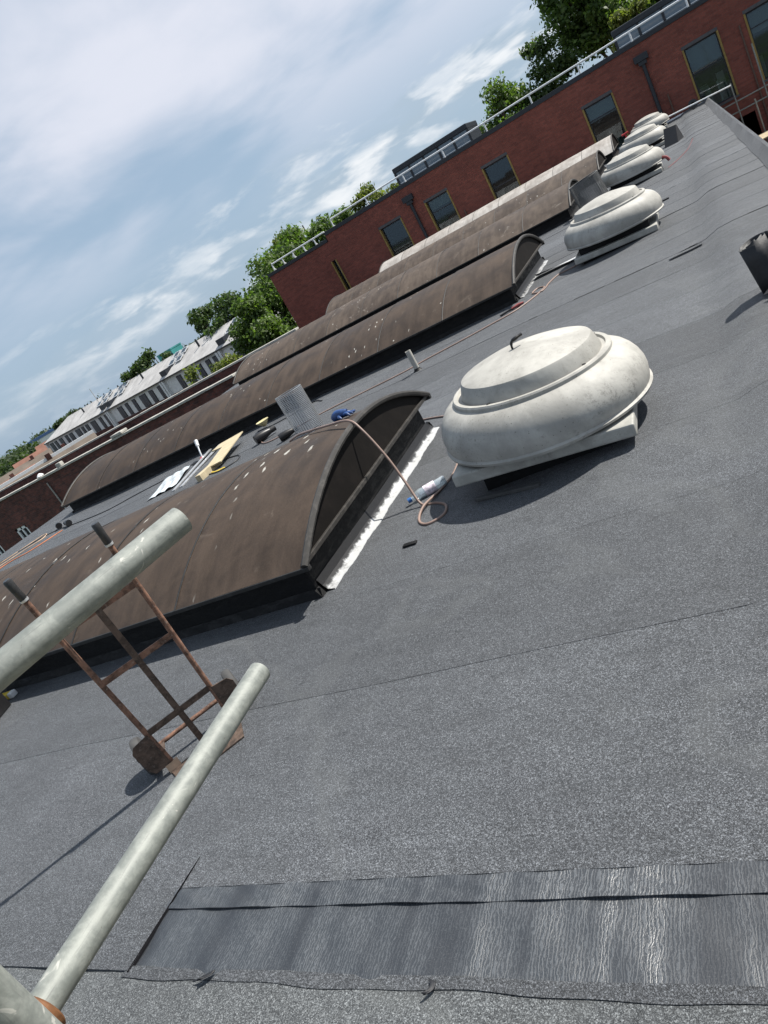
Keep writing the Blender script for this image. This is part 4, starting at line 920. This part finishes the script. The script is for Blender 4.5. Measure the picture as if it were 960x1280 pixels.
# polythene sheet and aluminium strips
r2 = random.Random(4)
def sheet(u, v): return (-.26 + .52 * u + .05 * math.sin(v * 5), -.55 + 1.1 * v, .012 + .03 * abs(math.sin(u * 9 + v * 4)) * (.4 + u * .6))
o = MB().grid(sheet, 14, 18).build('plastic_sheet', plain('milky_plastic_sheet', (.52, .57, .60), .22, var=.35, scale=7), None, smooth=60, loc=R(-8.62, 8.72)); o.rotation_euler.z = math.radians(18); tag(o, 'crumpled milky plastic sheet beside the metal strips', 'sheet')
for i, (dx, lb) in enumerate(((0, 'long bright metal strip next to the milky plastic sheet'), (.16, 'bright metal strip nearer the timber offcut'))):
    o = MB().box(-.03, .03, -1.0, 1.0, 0, .018).build('metal_strip', ALU, None, bevel=.002, loc=R(-8.30 + dx, 9.0 + dx * .4, .003)); o.rotation_euler.z = math.radians(17 - 2 * i); tag(o, lb, 'metal strip', 'loose bright metal strips')
# wire mesh roll leaning behind the nearest vault
def mesh_roll(loc, r, h, label, dense=1, rot=(0, 0, 0), turns=1.25, m=WIRE, nz=26, nv=34, wr=.0035):
    t = thing('wire_mesh_roll', loc, label, 'mesh roll'); t.rotation_euler = rot
    hz = MB(); vt = MB()
    def P(a, z): rr = r * (1 + .05 * a / (2 * PI)); return (rr * math.cos(a), rr * math.sin(a), z)
    for i in range(nz + 1):
        z = h * i / nz; hz.tube([P(2 * PI * turns * k / 40, z) for k in range(41)], wr * (1.7 if i in (0, nz) else 1), 4, False)
    for j in range(nv + 1): a = 2 * PI * turns * j / nv; vt.tube([P(a, 0), P(a, h)], wr, 4, False)
    a = hz.build('hoop_wires', m, t); a['kind'] = 'stuff'; c = vt.build('long_wires', m, t); c['kind'] = 'stuff'; return t
mesh_roll((-5.22, 7.92, rz(-5.2, 7.9) - .005), .18, .60, 'upright roll of galvanised wire mesh behind the nearest vault', rot=(math.radians(-3), math.radians(-2), 0), nv=44, nz=30, wr=.0035)
mesh_roll((-2.10, 17.0, -.14), .30, .62, 'grey dense mesh bundle between the third vault and vent', nz=24, nv=60, wr=.0055, rot=(0, math.radians(-6), 0), turns=1.6, m=WIRE_DULL)
# blue glove on the vault
gl = MB(); gl.tube(catmull([(-.10, 0, .02), (-.05, .01, .035), (0, 0, .04), (.06, .01, .03)], 5), [.028, .034, .038, .042, .044, .045, .045, .044, .043, .042, .040, .038, .036, .035, .034, .03], 10)
for k, (dy, ln) in enumerate(((-.035, .07), (-.012, .085), (.012, .08), (.036, .06))): gl.tube(catmull([(.05, dy * .8, .03), (.05 + ln * .5, dy * 1.2, .035 - .008 * k), (.05 + ln, dy * 1.5, .012)], 4), [.013] * 6 + [.011, .010, .006], 8)
gl.tube(catmull([(-.01, -.03, .03), (.02, -.07, .03), (.05, -.085, .015)], 4), [.015] * 6 + [.013, .011, .007], 8)
o = gl.build('rubber_glove', BLUEG, None, smooth=60, loc=on_v1(-2.95, 4.97, .012)); o.rotation_euler = (0, 0, math.radians(-8)); o.scale = (.95, .95, .95); tag(o, 'blue rubber glove lying on the nearest vault gable edge', 'glove')
# plastic bottle
bt = thing('water_bottle', R(-2.27, 4.35, .028), 'clear plastic water bottle with blue cap beside the hose loop', 'bottle'); bt.rotation_euler = (PI / 2, 0, math.radians(-60)); bt.scale = (1.25, 1.25, 1.25)
MB().lathe([(0, -.11), (.026, -.11), (.031, -.10), (.029, -.06), (.032, -.02), (.030, .02), (.032, .05), (.026, .075), (.012, .10), (.012, .118)], 18).build('body', BOTTLE, bt, smooth=50)
MB().lathe([(.0325, -.045), (.0332, -.04), (.0332, .02), (.0325, .025)], 18).build('paper_label', plain('pink_white_label', (.55, .50, .56), .6, var=.5, scale=60), bt, smooth=50); MB().lathe([(.0, .112), (.0145, .112), (.0145, .135), (0, .135)], 14).build('cap', plain('blue_cap', (.03, .12, .35), .4), bt, smooth=40)
tag(MB().box(-.23, .23, -.018, .018, 0, .022).build('dark_batten', RUBBER_GREY, None, bevel=.003, loc=R(-1.56, 3.87, -.004)), 'dark batten on the felt in the shade of the large vent', 'batten'); bpy.data.objects['dark_batten'].rotation_euler.z = math.radians(-12)
# vent pipe
vp = thing('vent_pipe', (-3.86, 8.78, rz(-3.86, 8.78)), 'short pale vent pipe standing in front of the second vault', 'pipe')
MB().lathe([(.038, -.01), (.038, .29), (.030, .29), (.030, .2)], 16).build('pipe', GREYCONC, vp, smooth=40); MB().lathe([(.07, .0), (.045, .02), (.039, .04)], 16).build('collar', TAR, vp, smooth=40)
# roll of black felt at the right, part unrolled
fr = thing('felt_roll', (.17, 5.72, rz(.1, 5.7)), 'black roll of roofing felt standing at the roof edge', 'felt roll')
fr.rotation_euler = (math.radians(-5), math.radians(-9), 0)
sp = [((.105 - .0045 * k / 8) * (1 + .10 * math.sin(k * .31) + .05 * math.sin(k * .83)) * math.cos(k * .15), (.105 - .0045 * k / 8) * (1 + .08 * math.sin(k * .27 + 1)) * math.sin(k * .15)) for k in range(120)]
b = MB()
b.grid(lambda u, v: (*sp[min(119, round(u * 119))], .005 + v * (.36 + .012 * math.sin(u * 20))), 119, 3)
b.build('rolled_sheet', NAVYFELT, fr, smooth=50, solid=.004)
b = MB().grid(lambda u, v: (.13 + .42 * u, -.10 - .10 * u - .06 * math.sin(u * 3), .02 + .30 * v * (1 - .12 * u)), 10, 4).build('loose_flap', NAVYFELT, fr, smooth=50, solid=.004)
MB().quad((-.10, -.15, .030), (.08, -.26, .030), (.3, -.14, .09), (.1, -.06, .10)).quad((.1, -.24, .006), (.3, -.36, .006), (.42, -.22, .05), (.3, -.14, .05)).build('curled_foot', NAVYFELT, fr, solid=.004)
# leaning black felt sheets by the fourth vent
bs = thing('leaning_felt_sheets', (-.50, 22.6, rz(-.5, 22.6)), 'black felt sheets propped together like a tent on the roof', 'felt sheet'); bs.scale = (.85, .85, .85)
MB().quad((-.26, -.35, .0), (.12, -.45, .0), (.20, -.10, .46), (-.14, 0, .50)).build('front_sheet', NAVYFELT, bs, solid=.02); MB().quad((.12, -.44, .0), (.30, .25, .0), (.22, .1, .46), (.20, -.10, .46)).build('side_sheet', NAVYFELT, bs, solid=.02); MB().quad((-.26, .40, .0), (.30, .30, .0), (.22, .1, .46), (-.14, .02, .50)).build('back_sheet', NAVYFELT, bs, solid=.02)
o = MB().lathe([(.07, 0), (.16, 0), (.16, .09), (.07, .09), (.07, 0)], 28).build('tape_roll', BLACK, None, smooth=30, loc=(.26, 31.7, rz(.26, 31.7) + .16)); o.rotation_euler = (math.radians(75), 0, math.radians(15)); tag(o, 'black roll of tape standing near the far roof corner', 'tape roll')
hose('red_string', [R(-.62, 17.2, .02), R(-.45, 17.9), R(-.2, 19.0), R(-.05, 20.3)], .005, DULLRED, 'red string trailing from the third vent across the felt', 'string')
o = MB().tube(catmull([(-.70, 17.55, .24), (-.60, 17.42, .2), (-.56, 17.4, .12)], 4), .03, 6).build('red_rag', DULLRED, None, smooth=50, loc=(0, 0, -.14)); tag(o, 'red rag hanging at the rim of the third vent', 'rag')
rt = thing('red_valve', (-2.02, 30.5, -.26), 'red valve cap beside the last vent', 'valve')
MB().tube([(0, 0, 0), (0, 0, .5)], .03, 8).build('stem', RED, rt, smooth=40); MB().tube([(-.12, 0, .5), (.12, 0, .52)], .035, 8).build('handle', RED, rt, smooth=40)
# tool bag slumped behind the third vent
o = MB().lathe([(0, 0), (.34, 0), (.40, .12), (.36, .28), (.22, .42), (.12, .50), (.05, .54), (0, .54)], 18).build('cement_bag', plain('dusty_sack', (.30, .285, .25), .85, var=.5, scale=6, bs=.8), None, smooth=60, loc=(-1.75, 20.6, rz(-1.8, 20.6) - .01)); o.scale = (1.0, .8, 1); tag(o, 'dusty sack slumped behind the third vent', 'sack')
# lead flashing by the second vent
o = MB().grid(lambda u, v: (-.45 + .75 * u, -.12 + .24 * v + .05 * u, .01 + .07 * (1 - v) * (1 - u)), 8, 4).build('lead_flashing', LEAD, None, smooth=50, loc=R(-2.15, 11.45, .0)); tag(o, 'pale lead flashing piece between the second vault and vent', 'flashing')
# red connector on the hose
rc = thing('hose_connector', R(-2.60, 9.80, .0), 'red hose connector with a pale tag on the felt', 'connector'); rc.scale = (.62, .62, .62); MB().tube([(-.12, -.05, .03), (.02, 0, .035), (.14, .06, .03)], [.02, .04, .022], 10).build('body', DULLRED, rc, smooth=40); MB().quad((-.2, -.02, .02), (-.06, .02, .05), (-.02, .12, .05), (-.17, .09, .02)).build('paper_tag', WHITE, rc)
MB().tube([(-.38, -.16, .015), (-.12, -.05, .03)], .022, 8).build('tail', BLACK, rc, smooth=40)
# lifted felt offcut with a shadowed slit
o = MB().grid(lambda u, v: (-.17 + .34 * u, -.05 + .10 * v, .004 + .03 * (1 - v) * math.sin(min(1, u * 1.2) * PI * .7)), 10, 4).build('felt_offcut', FELT, None, smooth=50, loc=R(-.42, 8.47, .004)); o.rotation_euler.z = math.radians(2); tag(o, 'small curled felt offcut near the soft fold in the roof', 'offcut')
o = MB().box(-.05, .05, -.02, .02, 0, .012).build('tar_lump', TAR, None, bevel=.005, loc=R(-2.18, 3.60, -.004)); tag(o, 'small black tar lump on the felt near the primer strip', 'tar lump')
o = MB().box(-.12, .12, -.03, .03, 0, .02).build('felt_scrap', NAVYFELT, None, bevel=.004, loc=R(-.72, 12.9, -.004)); tag(o, 'thin black felt scrap between the second and third vents', 'scrap')
# spirit level and black tool box at the left edge
sl = thing('spirit_level', R(-6.22, 3.10, -.006), 'yellow spirit level end showing under the upper scaffold tube', 'spirit level', rz=math.radians(4))
MB().box(-.35, .28, -.03, .03, 0, .05).build('body', YELLOW, sl, bevel=.008); MB().box(.28, .33, -.032, .032, 0, .052).build('end_cap', WHITE, sl, bevel=.01); MB().box(-.1, .05, -.034, .034, .012, .038).build('vial', BLACK, sl)
tbx = thing('tool_case', (-6.02, 2.72, rz(-5.6, 2.7)), 'black tool case at the edge of the felt by the nearest vault', 'tool case', rz=math.radians(20))
MB().box(-.3, .3, -.2, .2, 0, .20).build('body', BLACK, tbx, bevel=.012); MB().box(-.305, .305, -.205, .205, .202, .24).build('lid', BLACK, tbx, bevel=.012); MB().tube([(-.09, 0, .24), (-.08, 0, .28), (.08, 0, .28), (.09, 0, .24)], .01, 8).build('handle', RUBBER, tbx)
# scaffold against the brick building on the right
def outer(name, a, b, label): scaffold_tube(name, a, b, label, 'scaffold tubes by the far roof corner')
outer('scaffold_standard', (1.55, 31.9, -7.5), (1.55, 31.9, -.05), 'upright scaffold tube below the tall window by the roof corner')
outer('scaffold_standard', (2.50, 32.0, -7.5), (2.50, 32.0, .75), 'tallest scaffold upright between the two right hand windows')
outer('scaffold_ledger', (.85, 32.06, -.72), (5.0, 32.06, -.70), 'upper scaffold rail across the gap beyond the roof corner')
outer('scaffold_ledger', (.85, 32.06, -1.06), (5.0, 32.06, -1.04), 'lower scaffold rail across the gap beyond the roof corner')
outer('scaffold_standard', (2.05, 31.2, -7.5), (2.05, 31.2, -.85), 'short scaffold upright over the pale boards')
o = scaffold_tube('hand_rail', (-.59, 31.4, .0), (1.53, 31.4, -.10), 'pale tube lying over the far roof corner', None); o.data.materials[0] = RAILMETAL
for i in range(6): tag(MB().box(1.0, 4.2, 29.6 + i * .24, 29.6 + i * .24 + .23, -2.02, -1.98).build('scaffold_board', BOARD, None), 'pale scaffold board below the far roof corner', 'board', 'pale boards beyond the roof corner')
